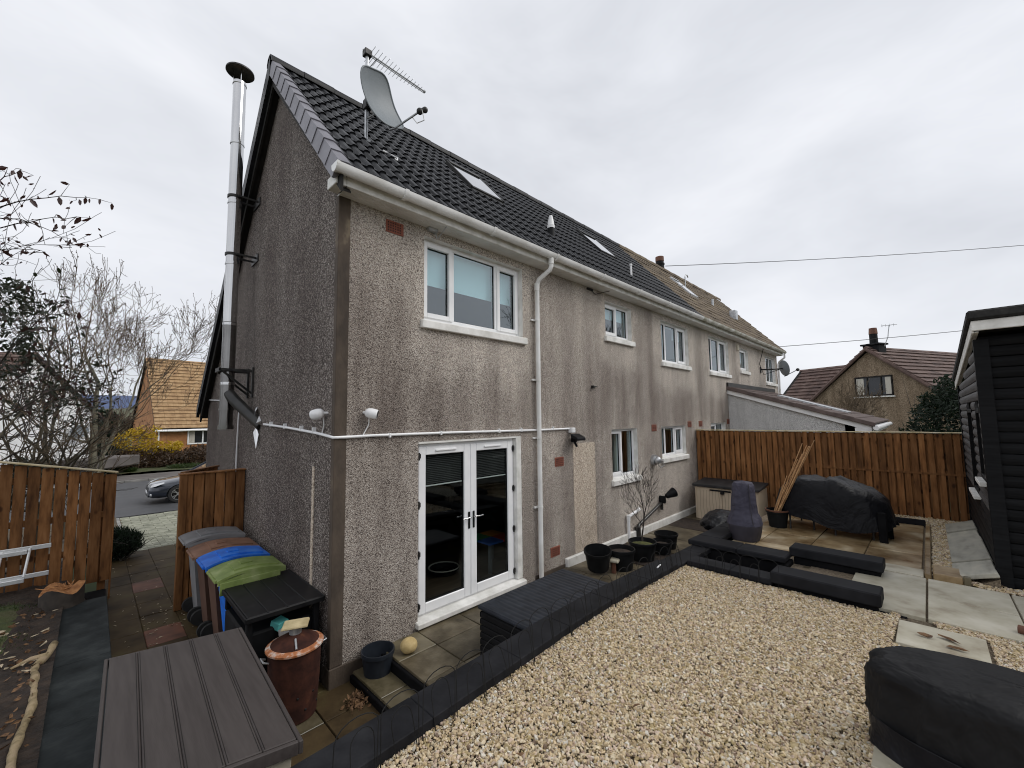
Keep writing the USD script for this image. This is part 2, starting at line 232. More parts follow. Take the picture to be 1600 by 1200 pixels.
pm('gravel_bed', (0.09, 0.068, 0.045), (0.24, 0.19, 0.13), 60, 0.9, (60, 1.0, 0.02))
pm('deck_board', (0.042, 0.0345, 0.032), (0.058, 0.049, 0.0455), 3, 0.6, (22, 0.3, 0.0015, (30, 1.2, 10)), rand=0.05, stretch=(9, 0.7, 6), detail=8, spec=.3)
pm('cream_board', (0.42, 0.38, 0.29), (0.56, 0.52, 0.42), 4, 0.7)
pm('beige_resin', (0.46, 0.375, 0.275), (0.54, 0.445, 0.33), 3, 0.6, (60, 0.1, 0.002))
pm('black_resin', (0.004, 0.0043, 0.005), (0.009, 0.0094, 0.0105), 5, 0.5, spec=.15)
pm('rattan_lit_lid', (0.013, 0.015, 0.0195), (0.024, 0.028, 0.036), 8, 0.45, spec=.2)  # box lid tone, raised so the light on its top is in the colour
pm('black_lid', (0.004, 0.004, 0.0045), (0.009, 0.009, 0.0098), 9, 0.38, rough2=0.55, spec=.17, c3=(0.03, 0.03, 0.031), lo=.35, hi=.95, detail=10)
pm('charcoal_top', (0.018, 0.018, 0.019), (0.034, 0.033, 0.034), 6, 0.6, spec=.25)
def cover(name, c1, c2, rough):
    M[name] = usdkit.material(stage, '/World/Looks/' + name, {"g": ("geometry", {}), "n": ("noise_texture", {"scale": 7.0, "detail": 3, "distortion": 1.2}), "n2": ("noise_texture", {"scale": 2.2, "detail": 3, "distortion": 2.0}), "r": ("rgb_ramp", {"ramp": [(0.3, c1), (0.7, c2)]}),
        "b": ("bump", {"strength": 0.35, "distance": 0.03}), "b2": ("bump", {"strength": 0.5, "distance": 0.08}), "p": ("principled_bsdf", {"roughness": rough, "specular_ior_level": 0.15})},
        [("g.position", "n.vector"), ("g.position", "n2.vector"), ("n.fac", "r.fac"), ("n2.fac", "b2.height"), ("b2.normal", "b.normal"), ("n.fac", "b.height"), ("b.normal", "p.normal"), ("r.color", "p.base_color")], surface="p.BSDF")
cover('cover_black', (0.004, 0.004, 0.005), (0.008, 0.008, 0.0098), 0.42)
cover('cover_charcoal', (0.006, 0.006, 0.0066), (0.0105, 0.0105, 0.0112), 0.62)
cover('cover_purple', (0.046, 0.044, 0.062), (0.069, 0.066, 0.09), 0.6)
pm('cover_purple_dark', (0.016, 0.014, 0.02), (0.028, 0.025, 0.034), 5, 0.6)
pm('bin_grey', (0.15, 0.15, 0.155), (0.21, 0.21, 0.215), 4, 0.55)
pm('bin_brown', (0.13, 0.065, 0.038), (0.2, 0.10, 0.06), 6, 0.6, c3=(0.28, 0.17, 0.12), lo=.3, hi=.8, detail=10)
pm('bin_brown_dark', (0.06, 0.03, 0.02), (0.095, 0.05, 0.035), 4, 0.55)
pm('bin_blue', (0.006, 0.09, 0.44), (0.01, 0.145, 0.60), 6, 0.45, c3=(0.06, 0.22, 0.62), lo=.35, hi=.8, detail=10)
pm('bin_green', (0.10, 0.145, 0.03), (0.17, 0.225, 0.06), 6, 0.55, c3=(0.29, 0.33, 0.15), lo=.3, hi=.8, detail=10)
pm('rust', (0.026, 0.010, 0.0075), (0.058, 0.021, 0.0135), 9, 0.85, (40, 0.5, 0.004), c3=(0.15, 0.06, 0.028), lo=0.35, hi=0.9, detail=9, spec=.2)
pm('rust_rim', (0.16, 0.05, 0.02), (0.36, 0.13, 0.045), 12, 0.75, c3=(0.55, 0.52, 0.48), lo=0.3, hi=0.66, detail=9)
pm('flag_yellow', (0.35, 0.28, 0.15), (0.52, 0.43, 0.25), 8, 0.85, (40, 0.4, 0.006))
pm('pot_black', (0.004, 0.0043, 0.0047), (0.010, 0.0105, 0.0112), 6, 0.5, spec=.15)
pm('pot_blue_black', (0.008, 0.0105, 0.015), (0.017, 0.021, 0.028), 6, 0.45, spec=.3)
pm('pot_terracotta', (0.09, 0.035, 0.02), (0.16, 0.065, 0.035), 6, 0.7)
pm('moss', (0.035, 0.04, 0.01), (0.12, 0.125, 0.03), 20, 0.95, (60, 1.0, 0.02))
pm('ball_stone', (0.40, 0.29, 0.12), (0.58, 0.45, 0.22), 9, 0.7, (40, 0.3, 0.005))
pm('wood_pale', (0.30, 0.18, 0.08), (0.48, 0.32, 0.16), 8, 0.8, (60, 0.4, 0.004))
pm('cane', (0.30, 0.16, 0.07), (0.48, 0.28, 0.13), 12, 0.6, rand=0.2)
pm('sawn_wood', (0.22, 0.09, 0.03), (0.42, 0.20, 0.075), 14, 0.85, (80, 0.8, 0.01))
pm('bark', (0.03, 0.025, 0.016), (0.10, 0.085, 0.056), 6, 0.9, (30, 0.7, 0.01), stretch=(1, 1, .4), detail=8)
pm('bark_grey', (0.07, 0.065, 0.045), (0.17, 0.155, 0.11), 6, 0.9, (30, 0.6, 0.008), stretch=(1, 1, .4), detail=8)
pm('twig', (0.058, 0.041, 0.025), (0.14, 0.10, 0.06), 5, 0.9)
pm('twig_dark', (0.02, 0.016, 0.013), (0.05, 0.04, 0.032), 5, 0.9)
pm('log_bark', (0.12, 0.09, 0.045), (0.26, 0.20, 0.11), 9, 0.9, (50, 0.8, 0.01), c3=(0.33, 0.25, 0.16))
pm('aluminium', (0.6, 0.61, 0.62), (0.74, 0.75, 0.75), 6, 0.42, metallic=0.75)
pm('brick_vent', (0.16, 0.045, 0.028), (0.26, 0.085, 0.05), 14, 0.85, (60, 0.3, 0.004))
pm('brick_orange', (0.28, 0.12, 0.045), (0.42, 0.2, 0.08), 3, 0.85)
pm('white_wall', (0.66, 0.67, 0.67), (0.8, 0.8, 0.79), 1.5, 0.85)
pm('blind_teal', (0.66, 0.80, 0.81), (0.70, 0.84, 0.85), 1.5, 0.8)
pm('blind_bright', (0.72, 0.74, 0.73), (0.78, 0.8, 0.79), 2, 0.8)
pm('blind_slat', (0.035, 0.035, 0.036), (0.06, 0.06, 0.06), 4, 0.5)
pm('room_grey', (0.05, 0.048, 0.045), (0.07, 0.068, 0.064), 2, 0.9)
pm('room_floor', (0.045, 0.03, 0.02), (0.085, 0.058, 0.038), 3, 0.5, stretch=(1, 8, 1))
pm('curtain', (0.40, 0.38, 0.33), (0.5, 0.47, 0.41), 9, 0.9, stretch=(1, 1, .1))
pm('dish_grey', (0.155, 0.178, 0.192), (0.19, 0.213, 0.228), 4, 0.5)
pm('lamp_white', (0.72, 0.72, 0.72), (0.8, 0.8, 0.8), 4, 0.3)
pm('car_paint', (0.012, 0.016, 0.025), (0.017, 0.022, 0.034), 3, 0.3, metallic=0.3, coat=1.0)
pm('car_trim', (0.008, 0.008, 0.009), (0.015, 0.015, 0.016), 4, 0.5)
pm('rubber', (0.012, 0.012, 0.012), (0.022, 0.022, 0.022), 8, 0.85)
pm('alloy', (0.5, 0.51, 0.52), (0.62, 0.63, 0.64), 5, 0.3, metallic=0.9)
pm('hill_blue', (0.05, 0.075, 0.16), (0.075, 0.11, 0.21), 0.004, 1.0)
pm('hill_green', (0.05, 0.055, 0.03), (0.09, 0.09, 0.05), 0.02, 1.0, detail=9)
pm('chip', (0.24, 0.19, 0.12), (0.5, 0.42, 0.30), 30, 0.85)
pm('leaf_litter', (0.06, 0.03, 0.015), (0.2, 0.11, 0.05), 30, 0.85)
glassm('glass', 2.6, (0.87, 0.95, 0.965)); glassm('glass_door', 1.6, (0.80, 0.83, 0.82)); glassm('glass_clear', 1.45, (0.92, 0.93, 0.93))
pm('glass_dim', (0.012, 0.013, 0.015), (0.02, 0.022, 0.025), 3, 0.06, spec=.45)
pm('glass_sky', (0.02, 0.022, 0.025), (0.03, 0.032, 0.035), 3, 0.03, spec=1.0, coat=1.0)
leafm('leaf_laurel', (0.014, 0.019, 0.008), (0.062, 0.058, 0.024)); leafm('leaf_bronze', (0.035, 0.014, 0.011), (0.13, 0.055, 0.036)); leafm('leaf_yellow', (0.42, 0.28, 0.01), (0.75, 0.55, 0.03)); leafm('leaf_hedge', (0.06, 0.035, 0.018), (0.17, 0.105, 0.05))
leafm('leaf_conifer', (0.008, 0.018, 0.007), (0.03, 0.05, 0.017), rough=0.7); leafm('leaf_grass', (0.03, 0.05, 0.01), (0.09, 0.13, 0.03)); leafm('leaf_dark', (0.012, 0.02, 0.01), (0.04, 0.055, 0.025), rough=.6)
COL = [('toy_blue', (0.02, 0.11, 0.42)), ('toy_green', (0.03, 0.22, 0.08)), ('toy_red', (0.45, 0.04, 0.025)), ('toy_orange', (0.6, 0.22, 0.02)), ('lamp_amber', (0.5, 0.2, 0.02)), ('teal_box', (0.1, 0.42, 0.4)), ('lens_dark', (0.01, 0.01, 0.012))]
for nme, c in COL: pm(nme, c, tuple(min(1, x * 1.15) for x in c), 5, 0.45)
# one leaf or chip per (centre, direction): small folded blades, all in one mesh
def leaves(pts, size, rng, aspect=0.5, droop=0.3, dirs=None, var=0.35):
    n = len(pts); d = rng.normal(size=(n, 3)) if dirs is None else dirs + rng.normal(size=(n, 3)) * 0.45
    d[:, 2] -= droop; d /= np.linalg.norm(d, axis=1, keepdims=True) + 1e-9
    s = np.cross(d, rng.normal(size=(n, 3))); s /= np.linalg.norm(s, axis=1, keepdims=True) + 1e-9; u = np.cross(s, d)
    L = (size * (1 + var * rng.uniform(-1, 1, n)))[:, None]; W = L * aspect * 0.5; p = np.asarray(pts)
    V = np.stack([p, p + d * L * .35 + s * W + u * W * .3, p + d * L * .75 + s * W * .7 + u * W * .2, p + d * L, p + d * L * .75 - s * W * .7 + u * W * .2, p + d * L * .35 - s * W + u * W * .3], 1).reshape(-1, 3)
    b = (np.arange(n) * 6)[:, None]; F = np.vstack([b + np.array(t) for t in ((0, 1, 2), (0, 2, 3), (0, 3, 4), (0, 4, 5))])
    return TM(V, F)
def branches(base, d, length, r, depth, rng, spread=0.55, kids=(2, 4), up_pull=0.12, shrink=0.68, minr=0.003, sides=(8, 6, 5, 4, 3, 3), lvl=0, out=None, tips=None):
    """Recursive limbs; out[level] collects tubes, tips collects end points with directions."""
    if out is None: out, tips = {}, []
    n = 5 if lvl < 2 else 4; p = [np.array(base, float)]; d = np.array(d, float); d /= np.linalg.norm(d); dirs = [d]
    for i in range(n):
        d = d + rng.normal(size=3) * 0.13 + np.array([0, 0, up_pull]); d /= np.linalg.norm(d); p.append(p[-1] + d * length / n); dirs.append(d)
    re = max(r * 0.55, minr); out.setdefault(lvl, []).append(tube(p, np.linspace(r, re, n + 1), sides[min(lvl, len(sides) - 1)], cap=False))
    if depth == 0:
        tips.append((p[-1], d)); tips.append((p[-2], dirs[-2])); return out, tips
    for k in range(rng.integers(*kids) + (2 if lvl == 0 else 1)):
        i = int(rng.integers(2 if lvl else 2, n + 1)); q = dirs[i] + rng.normal(size=3) * spread; q /= np.linalg.norm(q)
        branches(p[i], q, length * shrink * rng.uniform(0.75, 1.15), max(re * rng.uniform(0.6, 0.95), minr), depth - 1, rng, spread, kids, up_pull, shrink, minr, sides, lvl + 1, out, tips)
    branches(p[-1], d, length * shrink, re, depth - 1, rng, spread, kids, up_pull, shrink, minr, sides, lvl + 1, out, tips)
    return out, tips
# ---------------------------------------------------------------- ground, terraces, road
def ground_height(x, y):
    s = np.clip((y - 4.5) / 9.0, 0, 1); g = -0.27 - 0.36 * s * s * (3 - 2 * s)
    far = np.clip((y - 60) / 240, 0, 1); return g - 6 * far
gx = np.concatenate([np.linspace(-400, -40, 16), np.linspace(-30, 60, 46), np.linspace(75, 500, 18)]); gy = np.concatenate([np.linspace(-300, -30, 12), np.linspace(-20, 60, 54), np.linspace(75, 700, 26)])
X, Y = np.meshgrid(gx, gy); Z = ground_height(X, Y) - 0.05
struct('ground', grid_mesh(X, Y, Z), 'field', True)
hx, hy = np.meshgrid(np.linspace(-500, 1300, 90), np.linspace(0, 1, 8)); ridge = 62 + 26 * meshkit.fbm(np.stack([hx / 160, hx * 0, hx * 0], -1), 4, 3)
struct('far_hills', grid_mesh(hx, 760 + 500 * hy - hx * 0.25, -8 + ridge * np.sin(hy * PI / 2)), 'hill_blue', True)
hx, hy = np.meshgrid(np.linspace(-250, 500, 90), np.linspace(0, 1, 8)); ridge = 16 + 9 * meshkit.fbm(np.stack([hx / 40, hx * 0, hx * 0], -1), 5, 5)
struct('wooded_ridge', grid_mesh(hx, 330 + 150 * hy, -7 + ridge * np.sin(hy * PI / 2)), 'hill_green', True)
# road across the front, pavements and verge
road = xstruct('road', (0, 19, -0.6)); obj('carriageway', bx(-60, 80, 14.2, 24.4, -0.75, -0.598, 0), 'asphalt', road)
for k in range(34): obj('kerb_stone', bx(-18 + k * 0.92, -18 + k * 0.92 + 0.905, 24.4, 24.53, -0.8, -0.5, 0.012), 'kerb_stone', road)
struct('pavement', bx(-60, 80, 24.53, 27.2, -0.8, -0.49, 0), 'pavement_tar')
vx, vy = np.meshgrid(np.linspace(-20, 30, 120), np.linspace(27.2, 31, 14)); struct('verge', grid_mesh(vx, vy, -0.47 + 0.16 * meshkit.fbm(np.stack([vx, vy, 0 * vx], -1) * 1.3, 3, 8)), 'turf', True)
vx, vy = np.meshgrid(np.linspace(-12, -1.12, 60), np.linspace(7.9, 14.1, 50)); struct('front_garden', grid_mesh(vx, vy, ground_height(vx, vy) + 0.02 + 0.16 * meshkit.fbm(np.stack([vx, vy, 0 * vx], -1) * 1.1, 4, 9) * np.clip((-0.95 - vx) * 3, 0, 1)), 'earth', True)
# block-paved drive: setts laid in courses
drive = xstruct('driveway', (0, 10, -0.4)); rng = np.random.default_rng(3)
bxy = lambda x, y: float(ground_height(np.array(x), np.array(y)))
y = 7.85; row = 0
vx, vy = np.meshgrid(np.linspace(-1.05, 3.6, 10), np.linspace(7.8, 14.2, 20)); obj('sand_joint', grid_mesh(vx, vy, ground_height(vx, vy) - 0.006), 'gravel_bed', drive)
while y < 14.1:
    w = 0.115 if y < 10.4 else 0.26; L = 0.24 if y < 10.4 else 0.42; x = -1.0 + (0 if row % 2 else -L / 2)
    while x < 1.2 + (y - 7.8) * .3:
        z = bxy(x, y); dz = rng.uniform(-.006, .008)
        obj('paving_sett', bx(max(x, -1.03) + .006, x + L - .006, y + .005, y + w - .005, z - .08, z + .012 + dz, .008), 'setts', drive); x += L
    y += w; row += 1
for k in range(9): z = bxy(-1.1, 8.9 + k * .6); obj('edging_stone', bx(-1.12, -1.04, 8.6 + k * .6, 9.19 + k * .6, z - .15, z + .05, .008), 'kerb_stone', drive)
# lower patio and side path slabs
patio = xstruct('lower_patio', (2, -0.9, 0)); rng = np.random.default_rng(4)
obj('bed', bx(0.52, 9.3, -1.95, 0.0, -0.6, -0.03, 0), 'earth', patio); obj('bed', bx(0.22, 0.52, -1.95, 0.0, -0.6, -0.14, 0), 'earth', patio); obj('bed', bx(-2.0, 0.22, -1.95, 0.02, -0.6, -0.235, 0), 'earth', patio)
def slabs(parent, xs, ys, z, mats, th=0.05, gap=0.006, jit=0.004, zf=None, name='paving_slab'):
    for i in range(len(xs) - 1):
        for j in range(len(ys) - 1):
            d = rng.uniform(-jit, jit, 4); x0, x1, y0, y1 = xs[i] + gap, xs[i + 1] - gap, ys[j] + gap, ys[j + 1] - gap
            zz = [(zf(a) if zf else z) + e for (a, e) in zip((x0, x0, x1, x1), d)]
            p = [(x0, y0, zz[0] - th), (x0, y0, zz[0]), (x0, y1, zz[1] - th), (x0, y1, zz[1]), (x1, y0, zz[2] - th), (x1, y0, zz[2]), (x1, y1, zz[3] - th), (x1, y1, zz[3])]
            obj(name, slab8(p, 0.004), mats[int(rng.integers(len(mats)))], parent)
slabs(patio, [0.52, 0.98, 1.58, 2.18, 2.78, 3.38, 3.8], [-1.9, -1.45, -0.88, -0.42, -0.02], 0.0, ['slab_patio', 'slab_patio', 'slab_wet'])
slabs(patio, [3.8, 4.7, 5.6, 6.5, 7.4, 8.3, 9.2], [-1.9, -1.1, -0.05], -0.01, ['slab_wet', 'soil', 'slab_patio'], jit=0.012)
slabs(patio, [0.22, 0.5], [-1.9, -1.2, -0.62, -0.02], -0.12, ['slab_wet'])
slabs(patio, [-0.62, -0.2, 0.22], [-1.9, -1.4, -0.9, -0.42, 0.03], -0.21, ['slab_wet', 'slab_path'])
obj('step_riser', bx(0.49, 0.53, -1.9, -0.03, -0.25, -0.02, .006), 'wall_black', patio); obj('step_riser', bx(0.19, 0.23, -1.9, -0.03, -0.3, -0.14, .006), 'wall_black', patio)
path = xstruct('side_path', (-0.8, 4, -0.25)); zpath = lambda yy: -0.21 - 0.012 * max(yy, 0)
obj('bed', bx(-1.5, 0.0, 0.03, 7.82, -0.7, -0.37, 0), 'earth', path)
ys = [0.03, 0.62, 1.22, 1.82, 2.42, 2.98, 3.55, 4.15, 4.75, 5.35, 5.95, 6.6, 7.2, 7.8]
for i, (a, b) in enumerate(((-1.52, -1.18), (-1.18, -0.80), (-0.80, -0.36), (-0.36, 0.0))):
    for j in range(len(ys) - 1):
        red = (i, j) in ((1, 4), (1, 8)); d = rng.uniform(-.004, .004, 4)
        p = [(x, y_, zpath(y_) + e - t) for (x, y_, e) in ((a + .002, ys[j] + .002, d[0]), (a + .002, ys[j + 1] - .002, d[1]), (b - .002, ys[j] + .002, d[2]), (b - .002, ys[j + 1] - .002, d[3])) for t in (0.05, 0)]
        obj('paving_slab', slab8(p, .006), 'slab_red' if red else 'slab_path', path, label='reddish paving slab' if red else None)
# soil bed and the painted wall top on the left
vx, vy = np.meshgrid(np.linspace(-7, -1.92, 80), np.linspace(-3.2, 5.9, 110)); bump_ = 0.13 * meshkit.fbm(np.stack([vx, vy, 0 * vx], -1) * 2.4, 4, 2) + 0.05 * meshkit.fbm(np.stack([vx, vy, 0 * vx], -1) * 9, 3, 6)
zb = 0.04 + bump_ + 0.02 * (vx < -2.2); struct('garden_bed', grid_mesh(vx, vy, zb), 'soil', True)
vx, vy = np.meshgrid(np.linspace(-5, -2.02, 50), np.linspace(1.9, 4.3, 50)); zt = 0.10 + 0.13 * meshkit.fbm(np.stack([vx, vy, 0 * vx], -1) * 2.4, 4, 2) - 0.25 * np.clip(np.abs(vy - 3.2) - .8, 0, 1) - .3 * np.clip(vx + 2.35, 0, 1); struct('grass_patch', grid_mesh(vx, vy, zt), 'turf', True)
rng = np.random.default_rng(11); n = 9000; px = rng.uniform(-4.5, -2.05, n); py = rng.uniform(2.0, 4.2, n); keep = meshkit.fbm(np.c_[px, py, 0 * px] * 2, 3, 4) > 0.44; px, py = px[keep], py[keep]
pz = 0.08 + 0.13 * meshkit.fbm(np.c_[px, py, 0 * px] * 2.4, 4, 2) - 0.25 * np.clip(np.abs(py - 3.2) - .8, 0, 1) - .3 * np.clip(px + 2.35, 0, 1)
obj('grass', leaves(np.c_[px, py, pz], 0.055, rng, 0.10, -1.6), 'leaf_grass', None, kind='stuff', label='short rough grass in the bed by the left fence', cat='grass')
lw = thing('low_wall', 'low garden wall with a wide dark painted top along the soil bed', 'wall', (-1.75, 0.9, -0.25))
for k, (a, b) in enumerate(((-2.05, -0.9), (-0.9, 0.55), (0.55, 1.75), (1.75, 3.72))):
    obj('coping_slab', bx(-1.97 - .02 * (k == 2), -1.52, a + .001, b - .001, 0.015, 0.095 + .002 * (k % 2), .006), 'strip_paint', lw)
obj('wall_face', bx(-1.93, -1.545, -2.0, 3.7, -0.4, 0.012, .01), 'wall_black', lw); obj('end_step', bx(-1.95, -1.5, 3.73, 4.72, -0.4, -0.08, .02), 'wall_black', lw)
# upper garden: sloping sheet under the gravel, flags and planters
vx, vy = np.meshgrid(np.linspace(-0.86, 3.52, 40), np.linspace(-12, -2.05, 40)); struct('upper_terrace', grid_mesh(vx, vy, up(vx) - 0.03), 'gravel_bed', True)
vx, vy = np.meshgrid(np.linspace(3.4, 9.42, 40), np.linspace(-12, -3.2, 40)); vx2, vy2 = np.meshgrid(np.linspace(-9, -0.86, 40), np.linspace(-12, -2.75, 30)); obj('terrace_left', grid_mesh(vx2, vy2, up(vx2) - 0.03), 'gravel_bed', stage.GetPrimAtPath('/World/upper_terrace'), True)
obj('terrace_side', grid_mesh(vx, vy, up(vx) - 0.03), 'gravel_bed', stage.GetPrimAtPath('/World/upper_terrace'), True)
vx, vy = np.meshgrid(np.linspace(4.3, 9.42, 40), np.linspace(-3.2, -1.95, 20)); obj('terrace_back', grid_mesh(vx, vy, up(vx) - 0.04), 'gravel_bed', stage.GetPrimAtPath('/World/upper_terrace'), True)
# ---------------------------------------------------------------- the near house
Z_S = 4.86; RG = (2.22, 7.72); EV = (-0.28, 5.0); FE = (6.95, 2.62)
es = np.array([0, RG[0] - EV[0], RG[1] - EV[1]]); SL = np.linalg.norm(es); es /= SL; nr = np.array([0, -es[2], es[1]])
house = thing('semi_detached_house', 'near semi-detached house with stained pebbledash walls, black tiled roof and white patio doors', 'house', (0, 0, 0), None)
def wall_with_openings(x0, x1, z0, z1, openings, th=0.26):
    P = sbox(x0, z0, x1, z1)
    for a, b, c, d in openings: P = P.difference(sbox(a, c, b, d))
    return prism(P, th, 'y', 0.0)
W1, W2, W3 = (1.07, 2.86, 3.58, 4.74), (5.21, 6.24, 3.92, 4.7), (7.63, 9.21, 3.62, 4.7)
L2, L3, DR = (5.31, 6.32, 1.13, 2.18), (7.44, 8.79, 1.38, 2.18), (1.0, 2.78, 0.06, 2.16)
obj('rear_wall', wall_with_openings(0.1, 9.4, -0.3, Z_S, [W1, W2, W3, L2, L3, DR]), 'harling_rear', house)
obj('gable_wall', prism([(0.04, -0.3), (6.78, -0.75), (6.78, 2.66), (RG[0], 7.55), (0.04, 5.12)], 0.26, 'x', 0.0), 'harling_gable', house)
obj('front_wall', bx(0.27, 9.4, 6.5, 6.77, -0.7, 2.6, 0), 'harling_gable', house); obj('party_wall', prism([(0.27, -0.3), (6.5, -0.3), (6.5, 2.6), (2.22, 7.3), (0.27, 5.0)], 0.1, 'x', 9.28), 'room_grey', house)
obj('corner_band', bx(-0.007, 0.125, -0.007, 0.07, -0.018, 4.93, .006), 'cement_band', house); obj('wall_foot', bx(-0.014, 0.5, -0.014, 0.12, -0.3, -0.02, .008), 'cement_band', house)
obj('wall_foot', bx(-0.014, 0.0, 0.12, 6.78, -0.7, -0.05, .012), 'cement_band', house)
obj('mortar_strip', bx(-0.009, 0.01, 0.515, 0.575, 0.3, 1.92, .003), 'harling_patch', house, label='narrow pale strip of patched render')
obj('render_patch', bx(4.06, 4.72, -0.006, 0.02, 0.14, 1.97, .003), 'harling_patch', house, label='pale patch of new render where a door was')
obj('plinth', bx(3.78, 9.35, -0.05, 0.01, -0.1, 0.13, .01), 'white_painted', house)
obj('plinth', bx(3.05, 3.78, -0.012, 0.01, -0.1, 0.05, .006), 'cement_band', house)
for a, b in ((0.27, 4.9), (4.98, 9.28)): obj('room_ceiling', bx(a, b, 0.27, 6.4, 2.42, 2.5, 0), 'room_grey', house)
obj('room_floor', bx(0.27, 9.28, 0.26, 6.4, -0.1, 0.04, 0), 'room_floor', house); obj('room_wall', bx(4.9, 4.98, 0.27, 6.4, 0.04, 2.5, 0), 'room_grey', house); obj('room_wall', bx(0.28, 4.9, 4.6, 4.7, 0.041, 2.419, 0), 'room_grey', house)
obj('room_wall', bx(0.27, 9.28, 1.6, 1.66, 2.51, 4.85, 0), 'room_grey', house)
# roof: sarking, tiles, ridge, verge, boards
yy = lambda d: (EV[0] + es[1] * d, EV[1] + es[2] * d)
roof = obj('roof', cat(prism([(EV[0] + .05, EV[1]), (RG[0], RG[1]), (FE[0], FE[1] + .12), (FE[0], FE[1]), (RG[0], RG[1] - .16), (EV[0] + .05, EV[1] - .06)], 9.55, 'x', -0.06)), 'timber_dark', house)
def tile_mesh(w=0.3, L=0.36, lip=0.022, roll=0.03):
    u = np.array([0, .03, .045, .06, .075, .09, .105, .12, .15, .18, .195, .21, .225, .24, .255, .27, .3]) / .3 * w; c = np.minimum(np.abs(u - .25 * w), np.abs(u - .75 * w)) / (0.15 * w)
    h = roll * np.sqrt(np.clip(1 - c * c, 0, 1)); n = len(u); zf = 0.028
    V = np.vstack([np.c_[u, 0 * u, h + zf - lip - 0.02], np.c_[u, 0 * u, h + zf], np.c_[u, 0 * u + L, h * .96 + 0.004]]); F = []
    for r in range(2):
        for i in range(n - 1): a = r * n + i; F += [(a, a + 1, a + n + 1), (a, a + n + 1, a + n)]
    return TM(V, F)
TILE = tile_mesh(); NR = 12; GA = (SL - 0.06) / NR; rest = []; rng = np.random.default_rng(5)
for i in range(32):
    for j in range(NR):
        o = np.array([-0.12 + 0.3 * i + .03, *yy(j * GA - 0.03)]) + nr * (0.012 + rng.uniform(-.002, .002)); m = frame(TILE, o, [1, 0, 0], es, nr)
        if i < 25: obj('roof_tile', m, 'roof_black', roof, 35)
        else: rest.append(m)
obj('far_roof_tiles', cat(rest), 'roof_black', roof, 35, kind='stuff')
half = lambda r, n=9: [(r * math.cos(t), r * math.sin(t)) for t in np.linspace(-.25, PI + .25, n)]
def ridge_tile(x0, x1, r=0.115):
    o = half(r); i_ = half(r - .018)[::-1]; return prism([(RG[0] + a, RG[1] + .0 + b) for a, b in o + i_], x1 - x0, 'x', x0)
for k in range(21): obj('ridge_tile', ridge_tile(-0.175 + k * .463, -0.175 + k * .463 + .455, .115 + .006 * (k % 2)), 'roof_black', roof, 40)
obj('ridge_bed', prism([(RG[0] - .1, RG[1] - .08), (RG[0] + .1, RG[1] - .08), (RG[0] + .04, RG[1] + .075), (RG[0] - .04, RG[1] + .075)], 9.6, 'x', -.1), 'roof_black', roof)
for j in range(NR):   # dry verge: overlapping plastic caps up the near rake
    d0, d1 = j * GA - 0.05, (j + 1) * GA + .0; y0, z0 = yy(d0); y1, z1 = yy(d1); o0, o1 = .052, .036
    def sec(d, off, s=1.0): b = np.array([0, *yy(d)]); return [b + nr * (off + .005) + [.13 - .12 - .0, 0, 0], b + nr * (off + .03) + [-.06, 0, 0], b + nr * (off + .02) + [-.155 * s, 0, 0], b + nr * (off - .17) + [-.165 * s, 0, 0], b + nr * (off - .17) + [-.145 * s, 0, 0]]
    V = np.vstack([sec(d0, o0, 1.06), sec(d1, o1)]); F = []
    for a in range(4): F += [(a, a + 1, a + 6), (a, a + 6, a + 5)]
    F += [(0, 2, 1), (0, 3, 2), (0, 4, 3)]; obj('verge_cap', TM(V, F), 'verge_plastic', roof, False)
obj('barge_board', prism([(EV[0] - .02, EV[1] - .26), (EV[0] - .02, EV[1] - .08), (RG[0], RG[1] - .07), (FE[0], FE[1] + .02), (FE[0], FE[1] - .2), (RG[0], RG[1] - .34)], .03, 'x', -.115), 'timber_dark', roof)
obj('verge_soffit', cat(prism([(EV[0] + .05, EV[1] - .19), (RG[0], RG[1] - .28), (FE[0], FE[1] - .1), (FE[0], FE[1] - .12), (RG[0], RG[1] - .3), (EV[0] + .05, EV[1] - .21)], .11, 'x', -.085)), 'timber_dark', roof)
obj('far_verge', prism([(RG[0] - .02, RG[1] + .1), (FE[0] + .1, FE[1] + .12), (FE[0] + .1, FE[1] - .1), (RG[0] - .02, RG[1] - .2)], .055, 'x', -.17), 'roof_black', roof)
# eaves: fascia, soffit, gutter, downpipe
def eaves(parent, x0, x1, gm='gutter_plastic', step=1.35, first=0.6):
    obj('fascia', bx(x0, x1, -.235, -.215, Z_S - .01, EV[1] + .02, .004), 'white_painted', parent); n = max(1, int((x1 - x0) / 3)); k = (x1 - x0) / n
    obj('soffit', cat(*[bx(x0 + .01, x1, -.214 + .05 * j, -.214 + .05 * j + .046, Z_S - .012, Z_S + .0, .003) for j in range(5)]), 'gutter_plastic', parent)
    prof = [(.068 * math.cos(t), .068 * math.sin(t)) for t in np.linspace(PI, 2 * PI, 11)]; inner = [(a * .93, b * .93) for a, b in prof[::-1]]
    g = obj('gutter', cat(prism([(-.31 + a, EV[1] - .005 + b * 1.15) for a, b in prof + inner], x1 - x0 + .14 * (x0 < 0), 'x', x0 - .14 * (x0 < 0))), gm, parent, 40)
    x = x0 + first
    while x < x1:
        obj('gutter_bracket', prism([(-.31 + a * 1.2, EV[1] - .003 + b * 1.38) for a, b in prof] + [(-.236, EV[1] + .01), (-.236, EV[1] - .02)], .045, 'x', x), gm, g, 40); x += step
    return g
g = eaves(house, -.02, 9.4)
obj('stop_end', prism([(-.31 + .075 * math.cos(t), EV[1] - .003 + .086 * math.sin(t)) for t in np.linspace(PI, 2 * PI, 11)], .03, 'x', -.185), 'gutter_plastic', g)
